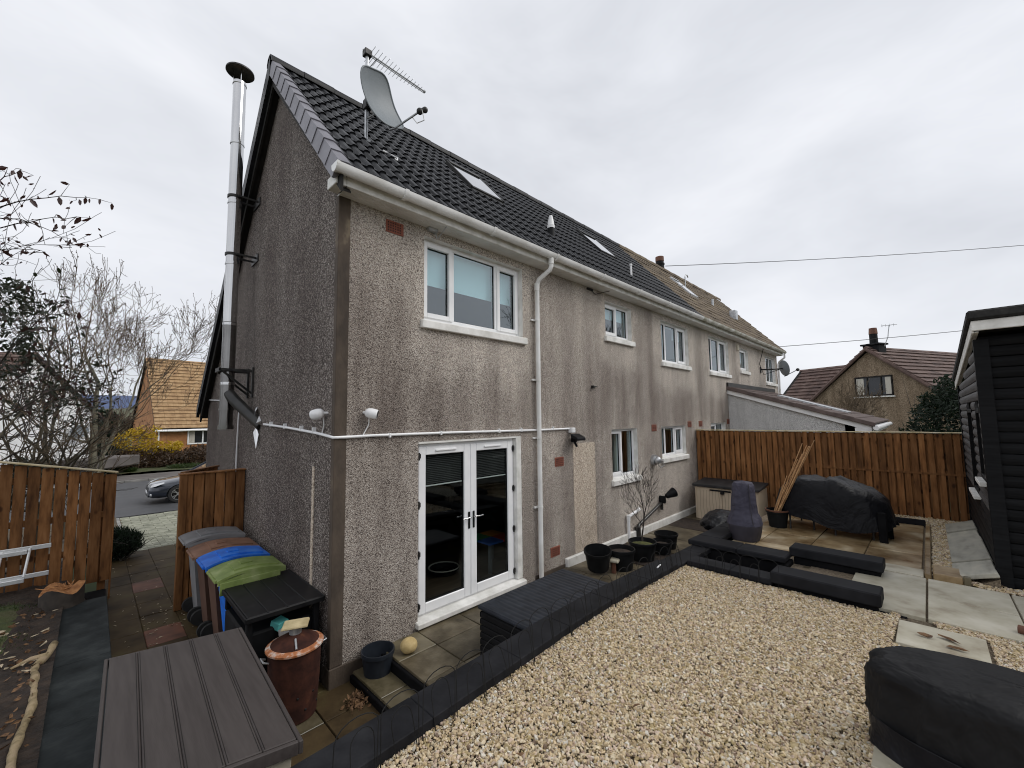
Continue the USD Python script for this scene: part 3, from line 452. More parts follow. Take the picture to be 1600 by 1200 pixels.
obj('box_end', bx(-.135, -.021, -.232, -.012, Z_S - .012, EV[1] - .03, .006), 'white_painted', house)
dp = obj('downpipe', cat(tube([(3.2, -.31, EV[1] - .07), (3.2, -.31, 4.80), (3.19, -.29, 4.74), (3.14, -.1, 4.62), (3.13, -.065, 4.52), (3.12, -.06, 0.02)], .036, 14), tube([(3.2, -.31, 4.92), (3.2, -.31, 4.83)], .043, 14), tube([(3.13, -.065, 4.56), (3.125, -.062, 4.44)], .043, 14)), 'gutter_plastic', house, 40)
for z in (3.95, 3.0, 2.1, 1.05): obj('pipe_bracket', cat(cylz(3.122, -.06, z, z + .03, .044, 14), bx(3.03, 3.2, -.03, 0, z, z + .03, .004)), 'gutter_plastic', dp, 40)
# windows
def window(parent, W, splits, opens, blind=None, bm='blind_teal', reveal=.09, side=True, sillm='white_painted', detail=True):
    x0, x1, z0, z1 = W; y0 = reveal; f = .055; zs = z0 + .1
    bars = [bx(x0, x0 + f, y0, y0 + .07, zs, z1, .006), bx(x1 - f, x1, y0, y0 + .07, zs, z1, .006), bx(x0 + f, x1 - f, y0 + .001, y0 + .069, z1 - f, z1, .006), bx(x0 + f, x1 - f, y0 + .001, y0 + .069, zs, zs + f, .006)]
    xs = [x0 + f / 2] + [x0 + (x1 - x0) * s for s in splits] + [x1 - f / 2]
    for x in xs[1:-1]: bars.append(bx(x - f / 2, x + f / 2, y0 + .002, y0 + .068, zs + f, z1 - f, .006))
    w = obj('window', cat(bars), 'white_plastic', parent)
    for i in range(len(xs) - 1):
        a, b, c, d = xs[i] + f / 2, xs[i + 1] - f / 2, zs + f, z1 - f
        if i in opens:
            a2, b2, c2, d2, s = a - .018, b + .018, c - .018, d + .018, .062
            obj('sash', cat(bx(a2, a2 + s, y0 - .018, y0 + .05, c2, d2, .006), bx(b2 - s, b2, y0 - .018, y0 + .05, c2, d2, .006), bx(a2 + s, b2 - s, y0 - .017, y0 + .049, c2, c2 + s, .006), bx(a2 + s, b2 - s, y0 - .017, y0 + .049, d2 - s, d2, .006)), 'white_plastic', w)
            a, b, c, d = a2 + s, b2 - s, c2 + s, d2 - s
        obj('seal', cat(bx(a, b, y0 + .02, y0 + .045, c, c + .007, 0), bx(a, b, y0 + .02, y0 + .045, d - .007, d, 0), bx(a, a + .007, y0 + .021, y0 + .044, c + .007, d - .007, 0), bx(b - .007, b, y0 + .021, y0 + .044, c + .007, d - .007, 0)), 'seal_black', w)
        obj('pane', bx(a + .001, b - .001, y0 + .03, y0 + .036, c + .001, d - .001, 0), 'glass', w)
        if blind is not None: obj('blind', bx(a - .04, b + .04, y0 + .12 + .004 * i, y0 + .123 + .004 * i, d - (d - c) * (blind[i] if np.ndim(blind) else blind), d + .05, 0), bm, w)
    if side: obj('reveal', cat(bx(x0 - .001, x0 + .006, .004, y0, zs, z1 - .001, 0), bx(x1 - .006, x1 + .001, .004, y0, zs, z1 - .001, 0), bx(x0 + .007, x1 - .007, .004, y0, z1 - .006, z1 + .001, 0)), 'white_painted', w)
    obj('sill', slab8([(x0 - .05, -.055, z0 - .03), (x0 - .05, -.055, z0 + .07), (x0 - .05, y0 + .01, z0 - .03), (x0 - .05, y0 + .01, z0 + .105), (x1 + .05, -.055, z0 - .03), (x1 + .05, -.055, z0 + .07), (x1 + .05, y0 + .01, z0 - .03), (x1 + .05, y0 + .01, z0 + .105)], .008), sillm, w)
    return w
window(house, W1, (.285, .73), (0, 2), (.53, .53, .53)); window(house, W2, (.53,), (0,), (.38, .38)); window(house, W3, (.25, .66), (2,), (.45, .02, .3), 'blind_bright')
window(house, L2, (.5,), (0,)); window(house, L3, (.27, .64), (2,))
obj('curtain', cat(*[tube([(5.95 + .05 * k, .35, 1.2), (5.95 + .05 * k, .35, 2.15)], .035, 8) for k in range(6)]), 'curtain', house, 40)
# patio doors
x0, x1, z0, z1 = 1.0, 2.68, .10, 2.13; y0 = .07; f = .05
df = obj('door_frame', cat(bx(x0, x0 + f, y0, y0 + .08, z0, z1, .006), bx(x1 - f, x1, y0, y0 + .08, z0, z1, .006), bx(x0 + f, x1 - f, y0 + .001, y0 + .079, z1 - f, z1, .006), bx(x0 + f, x1 - f, y0 + .001, y0 + .079, z0, z0 + .035, .006)), 'white_plastic', house)
obj('threshold', slab8([(.97, -.065, .02), (.97, -.065, .08), (.97, y0 + .02, .02), (.97, y0 + .02, .105), (2.8, -.065, .02), (2.8, -.065, .08), (2.8, y0 + .02, .02), (2.8, y0 + .02, .105)], .008), 'white_painted', df)
obj('reveal', cat(bx(x1 + .001, 2.786, .003, y0 + .08, .1, 2.165, .003), bx(1.0, x1, .003, y0 + .02, z1 + .001, 2.165, .003)), 'white_painted', df)
xm = (x0 + x1) / 2
for i, (a, b) in enumerate(((x0 + .035, xm + .0), (xm + .004, x1 - .035))):
    c, d, s = z0 + .025, z1 - .035, .105
    leaf = obj('door', cat(bx(a, a + s, y0 - .022, y0 + .05, c, d, .008), bx(b - s, b, y0 - .022, y0 + .05, c, d, .008), bx(a + s, b - s, y0 - .021, y0 + .049, c, c + s + .01, .008), bx(a + s, b - s, y0 - .021, y0 + .049, d - s, d, .008)), 'white_plastic', house)
    ga, gb, gc, gd = a + s, b - s, c + s + .01, d - s
    obj('seal', cat(bx(ga, gb, y0 - .005, y0 + .045, gc, gc + .008, 0), bx(ga, gb, y0 - .005, y0 + .045, gd - .008, gd, 0), bx(ga, ga + .008, y0 - .004, y0 + .044, gc + .008, gd - .008, 0), bx(gb - .008, gb, y0 - .004, y0 + .044, gc + .008, gd - .008, 0)), 'seal_black', leaf)
    obj('pane', bx(ga + .001, gb - .001, y0 + .004, y0 + .01, gc + .001, gd - .001, 0), 'glass_door', leaf)
    zr = 1.60; n = 16
    obj('blind', cat(*[slab8([(ga + .015, y0 + .016, zz), (ga + .015, y0 + .016, zz + .002), (ga + .015, y0 + .03, zz + .012), (ga + .015, y0 + .03, zz + .014), (gb - .015, y0 + .016, zz), (gb - .015, y0 + .016, zz + .002), (gb - .015, y0 + .03, zz + .012), (gb - .015, y0 + .03, zz + .014)], .0005) for zz in np.linspace(zr + .03, gd - .02, n)]), 'blind_slat', leaf)
    obj('blind_rail', bx(ga + .012, gb - .012, y0 + .014, y0 + .032, zr, zr + .014, .002), 'white_plastic', leaf)
    obj('trickle_vent', bx((a + b) / 2 - .16, (a + b) / 2 + .16, y0 - .04, y0 - .02, d - .065, d - .04, .005), 'white_plastic', leaf)
    hx_ = b - .03 if i == 0 else a + .045; sg = -1 if i == 0 else 1
    obj('handle_plate', bx(hx_ - .017, hx_ + .017, y0 - .032, y0 - .021, .98, 1.2, .006), 'seal_black', leaf)
    obj('handle', cat(cyly(hx_, y0 - .075, y0 - .03, 1.13, .009, 10), tube([(hx_, y0 - .072, 1.13), (hx_ + sg * .03, y0 - .075, 1.132), (hx_ + sg * .13, y0 - .07, 1.128)], .009, 10)), 'chrome', leaf, 40)
    for z in (.22, .82, 1.40, 1.98):
        hx2 = a + .0 if i == 0 else b - .0
        obj('hinge', cat(cylz(hx2, y0 - .03, z - .045, z + .045, .013, 10), bx(hx2 - .05 * (i == 0) - .02, hx2 + .03 + .0 * i, y0 - .03, y0 - .019, z - .025, z + .03, .004)), 'dark_metal', leaf)
# air bricks and small fittings
def air_brick(parent, x, z, w=.23, h=.15):
    a = obj('air_brick', bx(x - w / 2, x + w / 2, -.010, .02, z - h / 2, z + h / 2, .004), 'brick_vent', parent)
    obj('vent_holes', cat(*[bx(x - w / 2 + .02 + i * .031, x - w / 2 + .035 + i * .031, -.0125, -.009, z - h / 2 + .018 + j * .031, z - h / 2 + .034 + j * .031, 0) for i in range(6) for j in range(4)]), 'seal_black', a)
for x, z in ((.66, 4.70), (3.68, 1.70), (3.53, .30), (7.08, 2.16), (9.05, 2.2)): air_brick(house, x, z)
obj('junction_box', cat(bx(1.1, 1.24, -.06, 0, 4.80, 4.885, .008), tube([(1.22, -.03, 4.80), (1.24, -.03, 4.74), (1.27, -.02, 4.76), (1.27, -.2, 4.85)], .006, 6)), 'galvanised', house)
obj('cable', cat(tube([(4.75, -.02, 4.78), (4.85, -.03, 4.74), (4.95, -.03, 4.78), (5.15, -.15, 4.84)], .007, 6), bx(4.6, 4.78, -.03, 0, 4.79, 4.83, .006)), 'seal_black', house)
obj('wall_hook', cat(bx(4.66, 4.8, -.05, 0, 2.975, 2.99, .003), bx(4.66, 4.68, -.06, 0, 2.95, 3.0, .003)), 'dark_metal', house)
cd = obj('conduit', cat(tube([(3.94, -.02, 2.235), (3.1, -.022, 2.235), (1.5, -.02, 2.255), (.4, -.02, 2.26), (.1, -.022, 2.255), (-.018, -.012, 2.255), (-.02, .12, 2.27), (-.02, .45, 2.295), (-.02, 1.4, 2.345), (-.02, 2.45, 2.385)], .0155, 10)), 'white_plastic', house, 40)
for x in (.6, 1.3, 2.3, 2.75, 3.5): obj('pipe_clip', bx(x, x + .02, -.042, 0, 2.22 + .01 * (x < 2), 2.28, .003), 'white_plastic', cd)
for y in (.5, .9, 1.5, 2.1): obj('pipe_clip', bx(-.042, 0, y, y + .02, 2.27 + .04 * y, 2.335 + .04 * y, .003), 'white_plastic', cd)
obj('conduit', cat(tube([(-.02, 3.95, 2.6), (-.02, 4.0, 2.0), (-.02, 4.0, .2)], .012, 8), tube([(-.02, 4.05, 2.78), (-.02, 5.5, 2.84), (-.02, 6.75, 2.9)], .012, 8)), 'white_plastic', house, 40)
obj('waste_pipe', cat(tube([(5.75, -.05, .05), (5.75, -.05, .42), (5.78, -.05, .46), (6.2, -.05, .53), (6.25, 0.0, .54)], .03, 12), tube([(5.75, -.05, .38), (5.75, -.05, .49)], .037, 12)), 'white_plastic', house, 40)
obj('waste_pipe', cat(tube([(6.1, -.05, .1), (6.15, -.05, .22), (7.15, -.05, .5), (7.2, -.05, .5), (7.2, -.05, .36)], .033, 12), cylz(6.1, -.05, -.1, .2, .06, 14)), 'black_pipe', house, 40)
obj('wall_vent', cat(cyly(6.98, -.06, 0, 1.46, .12, 24), tf(trimesh.creation.icosphere(2, .085), (6.98, -.1, 1.46)), tube([(6.98, -.12, 1.45), (7.1, -.16, 1.43)], [.07, .03], 12), tube([(7.0, -.1, 1.37), (7.05, -.14, 1.30), (7.2, -.1, 1.3), (7.5, -.03, 1.31)], .008, 6)), 'galvanised', house, 40)
# roof lights and roof vents
def on_roof(x, y, h=0.0): b = np.array([x, EV[0] + (y - EV[0]), EV[1] + (y - EV[0]) * es[2] / es[1]]); return b + nr * h
def rooflight(parent, xa, xb, ya, yb, fm='dark_metal'):
    s = .035; da, db = (ya - EV[0]) / es[1], (yb - EV[0]) / es[1]; o = np.array([0, *yy(0)]); F_ = lambda m: frame(m, o, [1, 0, 0], es, nr)
    w = obj('roof_window', F_(cat(bx(xa, xa + s, da, db, .0, .10, .006), bx(xb - s, xb, da, db, .0, .10, .006), bx(xa + s, xb - s, da, da + s, .0, .088, .006), bx(xa + s, xb - s, db - s - .05, db, .0, .115, .006), bx(xa + .02, xb - .02, da - .05, da, .03, .06, .004))), fm, parent)
    obj('pane', F_(bx(xa + s, xb - s, da + s, db - s - .05, .06, .092, 0)), 'glass_sky', w); return w
rooflight(house, 2.5, 3.28, .86, 1.56); rooflight(house, 6.35, 7.12, .85, 1.5)
o = on_roof(4.17, .48, .02); obj('vent_pipe', lathe([(0.001, 0), (.075, 0), (.07, .22), (.062, .235), (.001, .235)], o + [0, 0, -.06], 18), 'black_resin', house, 40)
obj('vent_cowl', lathe([(.072, .15), (.072, .21), (.062, .22), (.058, .28), (.03, .40), (.001, .405)], o + [0, 0, -.01], 18), 'lamp_white', house, 40, label='translucent white cowl on the roof vent')
o = on_roof(6.78, .27, .02); obj('vent_pipe', lathe([(0.001, 0), (.024, 0), (.024, .3), (.03, .3), (.03, .34), (.001, .34)], o + [0, 0, -.04], 12), 'lamp_white', house, 40)
# ---------------------------------------------------------------- things fixed to the near house
fl = thing('stove_flue', 'tall stainless steel stove flue with a dark rain cap on the gable', 'flue', (-.32, 3.32, 2.3))
segs = [2.36, 3.05, 3.98, 4.95, 5.95, 6.95, 7.98]
for a, b in zip(segs[:-1], segs[1:]):
    s = obj('flue_section', cylz(-.32, 3.32, a, b, .092, 28), 'steel' if a > 3.5 else 'steel_dark_reflection', fl, 40); obj('locking_band', cat(cylz(-.32, 3.32, b - .055, b - .015, .097, 28), cylz(-.32, 3.32, b - .05, b - .047, .1, 28)), 'steel', s, 40)
obj('base_tee', cat(cylz(-.32, 3.32, 2.31, 2.37, .106, 28), cylz(-.32, 3.32, 2.60, 2.63, .106, 28)), 'steel_dark_reflection', fl, 40)
obj('elbow', tube([(-.3, 3.28, 2.86), (-.24, 3.16, 2.74), (0.02, 2.72, 2.36)], .082, 20), 'black_pipe', fl, 40)
obj('rain_cap', lathe([(0.001, 8.25), (.17, 8.195), (.2, 8.175), (.203, 8.15), (.195, 8.145), (.001, 8.19)], (-.32, 3.32, 0), 32), 'dark_metal', fl, 40)
for a in (.5, 2.6, 4.7): obj('cap_strut', tube([(-.32 + .09 * math.cos(a), 3.32 + .09 * math.sin(a), 7.95), (-.32 + .1 * math.cos(a), 3.32 + .1 * math.sin(a), 8.185)], .008, 6), 'steel', fl)
for z in (5.05, 6.0): obj('wall_band', cat(bx(-.3, 0, 3.2, 3.222, z, z + .03, .003), bx(-.3, 0, 3.42, 3.442, z, z + .03, .003), bx(-.02, 0, 3.14, 3.5, z - .05, z + .08, .003), cylz(-.32, 3.32, z - .005, z + .035, .105, 28)), 'dark_metal', fl)
obj('support_bracket', cat(bx(-.46, 0, 3.16, 3.19, 3.2, 3.24, .003), bx(-.46, 0, 3.45, 3.48, 3.2, 3.24, .003), tube([(-.42, 3.175, 3.2), (-.02, 3.175, 2.86)], .018, 6), tube([(-.42, 3.465, 3.2), (-.02, 3.465, 2.86)], .018, 6), bx(-.03, 0, 3.15, 3.2, 2.8, 3.28, .003), bx(-.03, 0, 3.44, 3.49, 2.8, 3.28, .003), bx(-.46, -.44, 3.16, 3.48, 3.19, 3.25, .003)), 'dark_metal', fl)
obj('foil_wrap', cat(hull(np.array([0, 2.7, 2.42]) + np.random.default_rng(1).normal(size=(16, 3)) * [.03, .05, .09]), hull(np.array([-.02, 2.75, 2.16]) + np.random.default_rng(2).normal(size=(12, 3)) * [.02, .03, .09]), hull(np.array([-.02, 2.84, 2.55]) + np.random.default_rng(6).normal(size=(12, 3)) * [.03, .05, .06])), 'chrome', fl)
def camera_thing(label, p, look, drop):
    look = np.array(look, float); look /= np.linalg.norm(look); t = thing('security_camera', label, 'camera', p, 'white cameras on the corner of the house'); p = np.array(p, float)
    ex = np.cross(look, [0, 0, 1.0]); ex /= np.linalg.norm(ex); body = lathe([(.001, -.075), (.03, -.07), (.05, -.045), (.056, -.01), (.053, .045), (.049, .058), (.044, .06)], (0, 0, 0), 22)
    obj('camera_body', frame(body, p, ex, np.cross(look, ex), look), 'lamp_white', t, 50); obj('lens', frame(lathe([(.045, .058), (.001, .0585)], (0, 0, 0), 22), p, ex, np.cross(look, ex), look), 'lens_dark', t)
    obj('mount', tube([p - look * .05, p - look * .07 + np.array(drop[0])], .014, 8), 'lamp_white', t); obj('lead', tube([p + np.array(drop[0]) * .8 + [0, 0, -.03], p + np.array(drop[0]) * .9 + [0, 0, -.12], p + np.array(drop[1])], .006, 6), 'lamp_white', t)
camera_thing('white security camera on the gable side of the corner, looking away left', (-.09, .24, 2.5), (-.5, .75, -.16), ((.08, 0, 0), (.075, .06, -.215)))
camera_thing('white security camera on the rear wall beside the corner, looking right', (.36, -.09, 2.5), (.72, -.55, -.2), ((0, .08, 0), (-.06, .08, -.235)))
dish = thing('satellite_dish', 'large dark grey satellite dish on a pole over the black roof', 'satellite dish', (.66, .79, 6.2))
obj('mast', cat(cylz(.66, .79, 6.15, 7.5, .024, 14), bx(.6, .72, .73, .85, 6.13, 6.19, .006)), 'galvanised', dish, 40)
nd = np.array([.24, -.955, .13]); nd /= np.linalg.norm(nd); ud = np.array([-.407, .0, .913]); ud -= nd * (ud @ nd); ud /= np.linalg.norm(ud); sd = np.cross(ud, nd); DC = np.array([.75, .62, 6.69])
uu, vv = np.meshgrid(np.linspace(-1, 1, 25), np.linspace(-1, 1, 25)); k = np.maximum(np.abs(uu), np.abs(vv)) / np.maximum((np.abs(uu) ** 4 + np.abs(vv) ** 4) ** (1 / 4), 1e-9); uu, vv = uu * k, vv * k
def dsurf(o): w = .03 * uu ** 2 + .10 * vv ** 2 + o; P = DC + uu[..., None] * .28 * sd + vv[..., None] * .365 * ud + w[..., None] * nd; return grid_mesh(P[..., 0], P[..., 1], P[..., 2])
rim = [DC + a * k2 * .28 * sd + b * k2 * .365 * ud + (k2 ** 2 * (.03 * a * a + .10 * b * b)) * nd for t in np.linspace(0, 2 * PI, 49) for a, b in [(math.cos(t), math.sin(t))] for k2 in [1 / (abs(a) ** 4 + abs(b) ** 4) ** (1 / 4)]]
dd = dsurf(-.012); obj('reflector', cat(dsurf(0.0), TM(dd.vertices, dd.faces[:, ::-1]), tube(rim, .011, 6, False)), 'dish_grey', dish, 40)
LN = np.array([1.06, .10, 6.44])
obj('feed_arm', tube([DC - ud * .36 + nd * .02, DC - ud * .38 + nd * .1, LN], .013, 8), 'galvanised', dish); obj('feed_arm', tube([np.array([.66, .79, 6.5]), DC - ud * .1 - nd * .05, DC - ud * .36 + nd * .02], .012, 8), 'galvanised', dish)
obj('receiver', cat(tf(trimesh.creation.icosphere(2, .042), LN), tube([LN, LN + nd * .05 + sd * .04], [.025, .036], 12), tf(trimesh.creation.icosphere(2, .038), LN + nd * .055 + sd * .045)), 'dark_metal', dish, 40)
obj('lead', tube([LN + nd * .04, LN - ud * .12 + nd * .02, LN - ud * .10 - nd * .1, LN - nd * .14], .007, 6), 'lamp_white', dish); obj('mount_bracket', cat(bx(.62, .71, .72, .82, 6.62, 6.76, .008), tube([(.66, .79, 6.7), DC - nd * .02], .035, 8)), 'dark_metal', dish)
o = on_roof(.80, .62, .05); obj('slack_cable', tube([o, o + [.12, .01, .0], o + [.2, -.03, -.03], o + [.17, -.08, -.1], o + [.06, -.09, -.1]], .012, 6), 'lamp_white', dish)
ae = thing('television_aerial', 'long thin television aerial on top of the dish pole', 'aerial', (.66, .79, 7.44)); b0 = np.array([.60, .80, 7.48]); b1 = np.array([1.52, .70, 7.34]); bd = (b1 - b0) / np.linalg.norm(b1 - b0)
obj('boom', cat(tube([b0, b1], .011, 8), tube([b0 + [0, 0, -.03], b1 + [0, 0, -.03]], .006, 6), tf(trimesh.creation.icosphere(1, .022), b1)), 'galvanised', ae)
obj('clamp', cat(bx(.61, .71, .74, .84, 7.40, 7.49, .008), tube([(.66, .79, 7.2), b0 + bd * .2], .006, 6)), 'dark_metal', ae)
ev = np.array([0, 1.0, 0])
for k in range(15): q = b0 + bd * (.10 + .055 * k); L = .17 - .0085 * k; obj('element', tube([q - ev * L, q + ev * L], .0035, 5), 'galvanised', ae)
fd = thing('wall_floodlight', 'black floodlight with white sensor at the end of the white conduit', 'light', (3.99, -.02, 2.2)); obj('sensor', bx(3.94, 4.04, -.09, 0, 2.16, 2.25, .012), 'lamp_white', fd)
obj('lamp_head', cat(slab8([(3.9, -.22, 2.03), (3.9, -.22, 2.08), (3.9, -.08, 2.09), (3.9, -.08, 2.15), (4.14, -.22, 2.03), (4.14, -.22, 2.08), (4.14, -.08, 2.09), (4.14, -.08, 2.15)], .01), bx(3.98, 4.06, -.1, -.02, 2.0, 2.09, .01), tube([(4.02, -.06, 2.02), (4.02, -.12, 1.93)], .02, 8)), 'black_resin', fd)
sl = thing('solar_spotlight', 'small black spotlight fixed above the black waste pipe', 'light', (7.28, -.1, .62)); obj('lamp_head', tube([(7.22, -.16, .66), (7.40, -.26, .74)], [.05, .11], 14), 'black_resin', sl, 40); obj('bracket', cat(bx(7.18, 7.24, -.14, 0, .50, .66, .01)), 'black_resin', sl)
# ---------------------------------------------------------------- the neighbour's half
nb = thing('neighbouring_house', 'adjoining semi with weathered brown tiles, white windows and pale pebbledash', 'house', (9.4, 0, 0))
W4, W5, W6, L4 = (10.68, 12.37, 3.6, 4.73), (13.5, 14.42, 3.83, 4.67), (16.62, 18.1, 3.58, 4.7), (10.55, 11.75, 1.4, 2.2); XE = 18.45
obj('rear_wall', wall_with_openings(9.4, XE, -0.3, Z_S, [W4, W5, W6, L4]), 'harling_rear', nb)
obj('end_wall', prism([(.26, -.3), (6.5, -.5), (6.5, 2.6), (2.22, 7.3), (.26, 5.0)], .24, 'x', XE - .24), 'harling_rear', nb); obj('inner_wall', bx(9.45, XE - .25, 1.4, 1.46, -.2, 4.9, 0), 'room_grey', nb); obj('front_wall', bx(9.4, XE - .25, 6.5, 6.77, -.7, 2.6, 0), 'harling_gable', nb)
rf = obj('roof', prism([(EV[0] + .05, EV[1]), (RG[0], RG[1]), (FE[0], FE[1] + .12), (FE[0], FE[1]), (RG[0], RG[1] - .16), (EV[0] + .05, EV[1] - .06)], XE - 9.50 + .1, 'x', 9.495), 'timber_dark', nb)
T2 = tile_mesh(.3, .36, .024, .022); ms = []; rng = np.random.default_rng(6)
for i in range(30):
    for j in range(NR):
        o = np.array([9.5 + 0.3 * i, *yy(j * GA - 0.03)]) + nr * (0.02 + rng.uniform(-.006, .008)); ms.append(frame(T2, o, [1, 0, rng.uniform(-.01, .01)], es, nr))
obj('roof_tiles', cat(ms), 'roof_brown', rf, 35, kind='stuff')
for k in range(20): obj('ridge_tile', ridge_tile(9.56 + k * .45, 9.56 + k * .45 + .44, .12 + .008 * (k % 2)), 'roof_brown', rf, 40)
eaves(nb, 9.4, XE, 'gutter_mossy', 1.1, .3); obj('downpipe', cat(tube([(XE - .12, -.31, 4.9), (XE - .12, -.31, 4.75), (XE - .06, -.1, 4.6), (XE - .06, -.06, 4.5), (XE - .06, -.06, 0)], .036, 10)), 'gutter_plastic', nb, 40)
window(nb, W4, (.26, .6), (2,)); window(nb, W5, (), (0,), .6, 'blind_bright'); window(nb, W6, (.28, .62), (0,)); window(nb, L4, (.5,), (0,))
rooflight(nb, 11.85, 12.5, .95, 1.62, 'galvanised')
for x, z in ((9.78, 2.2), (12.0, 2.22)): air_brick(nb, x, z)
obj('junction_box', bx(13.15, 13.3, -.06, 0, 4.55, 4.75, .01), 'cream_board', nb)
ch = obj('chimney_pot', lathe([(.001, 7.6), (.16, 7.6), (.15, 7.95), (.17, 7.97), (.17, 8.02), (.14, 8.03), (.14, 8.12)], (12.75, 2.3, 0), 16), 'black_resin', nb, 40); obj('pot_top', lathe([(.15, 8.1), (.15, 8.27), (.12, 8.28), (.001, 8.2)], (12.75, 2.3, 0), 16), 'pot_terracotta', ch, 40)
o = on_roof(15.2, .62, 0); obj('roof_vent', cat(bx(o[0] - .12, o[0] + .12, o[1] - .12, o[1] + .12, o[2], o[2] + .38, .02)), 'galvanised', nb); o = on_roof(14.0, .95, 0); obj('vent_pipe', cylz(*o[:2], o[2], o[2] + .3, .05, 10), 'galvanised', nb); o = on_roof(13.0, 1.5, 0); obj('vent_pipe', tube([o, o + [0, 0, .45], o + [.08, 0, .55], o + [.2, 0, .55], o + [.26, 0, .48]], .02, 8), 'galvanised', nb)
d2 = thing('satellite_dish', 'grey satellite dish on a wall arm beside the last upper window', 'satellite dish', (15.9, 0, 4.1)); n2 = np.array([.72, -.68, .2]); n2 /= np.linalg.norm(n2); u2 = np.array([0, 0, 1.0]); u2 -= n2 * (u2 @ n2); u2 /= np.linalg.norm(u2); s2 = np.cross(u2, n2); c2 = np.array([16.35, -.62, 4.12])
obj('reflector', frame(lathe([(.001, 0), (.12, .01), (.2, .04), (.27, .07), (.27, .08), (.16, .02), (.001, -.015)], (0, 0, 0), 24, 1, 1.12), c2, s2, u2, n2), 'dish_grey', d2, 40)
obj('wall_arm', cat(bx(15.82, 15.94, -.03, 0, 3.98, 4.2, .006), tube([(15.88, -.02, 4.1), (15.95, -.4, 4.08), c2], .025, 8)), 'dark_metal', d2); obj('feed_arm', cat(tube([c2 - u2 * .3, c2 + n2 * .55 - u2 * .16], .014, 6), tf(trimesh.creation.icosphere(1, .06), c2 + n2 * .56 - u2 * .16)), 'dark_metal', d2); obj('lead', tube([c2 - n2 * .05, (15.9, -.1, 3.9), (15.7, -.03, 4.3), (15.68, -.2, 4.9)], .012, 5), 'seal_black', d2)
# lean-to at the back of the neighbour
ex = thing('rear_extension', 'single storey rear extension with grey render and maroon tiled lean-to roof', 'extension', (12.1, -1.8, 0)); YE = -3.0; za, zb_ = 3.22, 2.23
sl_ = lambda y_: za + (zb_ - za) * (y_ / YE)
obj('side_wall', prism([(-.003, -.2), (-.003, za - .03), (YE, zb_ - .03), (YE, -.2)], .2, 'x', 12.1), 'harling_grey', ex); obj('end_wall', bx(12.1, 17.6, YE - .0, YE + .2, -.2, zb_ - .06, 0), 'harling_grey', ex); obj('far_wall', prism([(-.003, -.2), (-.003, za - .03), (YE, zb_ - .03), (YE, -.2)], .2, 'x', 17.4), 'harling_grey', ex)
obj('barge_board', prism([(-.005, za + .0), (-.005, za - .15), (YE - .35, sl_(YE - .35) - .15), (YE - .35, sl_(YE - .35))], .03, 'x', 12.04), 'white_plastic', ex); obj('fascia', bx(12.04, 17.7, YE - .36, YE - .33, sl_(YE - .35) - .2, sl_(YE - .35) - .0, .004), 'white_plastic', ex); obj('soffit_box', bx(12.045, 12.5, YE - .33, YE - .003, sl_(YE) - .33, sl_(YE) - .17, .004), 'white_plastic', ex)
e2 = np.array([0, YE, zb_ - za]); S2 = np.linalg.norm(e2); e2 /= S2; nn = np.array([0, e2[2], -e2[1]]); r2 = obj('roof', prism([(-.004, za), (YE - .36, sl_(YE - .36)), (YE - .36, sl_(YE - .36) + .03), (-.004, za + .03)], 5.65, 'x', 12.02), 'timber_dark', ex)
T3 = tile_mesh(.33, .42, .02, .018); ms = []
for i in range(17):
    for j in range(10):
        o = np.array([12.0 + .33 * i, YE - .38, sl_(YE - .38) + .02]) - e2 * (j * .39) + nn * .03; ms.append(frame(T3, o, [1, 0, 0], -e2, nn))
obj('roof_tiles', cat(ms), 'roof_maroon', r2, 35, kind='stuff')
for j in range(9): o = np.array([0, YE - .4, sl_(YE - .4)]) - e2 * (.43 * j); obj('verge_tile', frame(bx(11.985, 12.06, 0, .45, -.02 + .0, .085 + .012 * (j % 2), .01), o, [1, 0, 0], -e2, nn), 'roof_maroon', r2)
obj('flashing', bx(12.0, 17.6, -.06, -.004, za + .04, za + .2, .004), 'dark_metal', ex); obj('skylight_strip', frame(bx(14.2, 14.9, .7, 2.6, .05, .13, .01), (0, YE - .3, sl_(YE - .3)), [1, 0, 0], -e2, nn), 'galvanised', ex)
obj('gutter', cat(tube([(12.0, YE - .42, sl_(YE - .35) - .06), (17.7, YE - .42, sl_(YE - .35) - .06)], .06, 10), tube([(12.3, YE - .42, sl_(YE - .35) - .08), (12.3, YE - .2, sl_(YE) - .4), (12.3, YE - .06, 0)], .035, 8)), 'white_plastic', ex)
#@@PART3
# ---------------------------------------------------------------- fences
def boards(parent, n, place, w, gap, top, bot, th=.019, rng=None, skipcut=False):
    for k in range(n):
        a = k * (w + gap); w_ = w; w = w_ * rng.uniform(.93, 1.05); t = top(a) + rng.uniform(-.003, .003); m = bx(0, w, -th / 2, th / 2, bot(a + w / 2), t, .003); m = tf(m, (0, rng.uniform(-.003, .003), 0), ry=rng.uniform(-.0012, .0012))
        obj('board', place(m, a), 'fence_wood', parent); w = w_
rng = np.random.default_rng(21)
fr = thing('timber_fence', 'long brown boarded fence closing the patio between house and black shed', 'fence', (9.4, -2.4, .3))
PW = lambda m, a: frame(m, (9.4, -.03 - a, 0), [0, -1, 0], [1, 0, 0], [0, 0, 1])
boards(fr, 42, PW, .0895, .026, lambda a: 2.03, lambda a: (.0 if a < 1.7 else up(9.4) - .06), rng=rng)
for k in range(7): y = -.02 - k * .8; obj('post', bx(9.465, 9.55, y - .09, y, -.2, 2.0, .006), 'fence_wood', fr)
for z in (.55, 1.30, 1.96): obj('rail', bx(9.412, 9.438, -4.92, -.02, z - .045, z + .045, .004), 'fence_wood', fr)
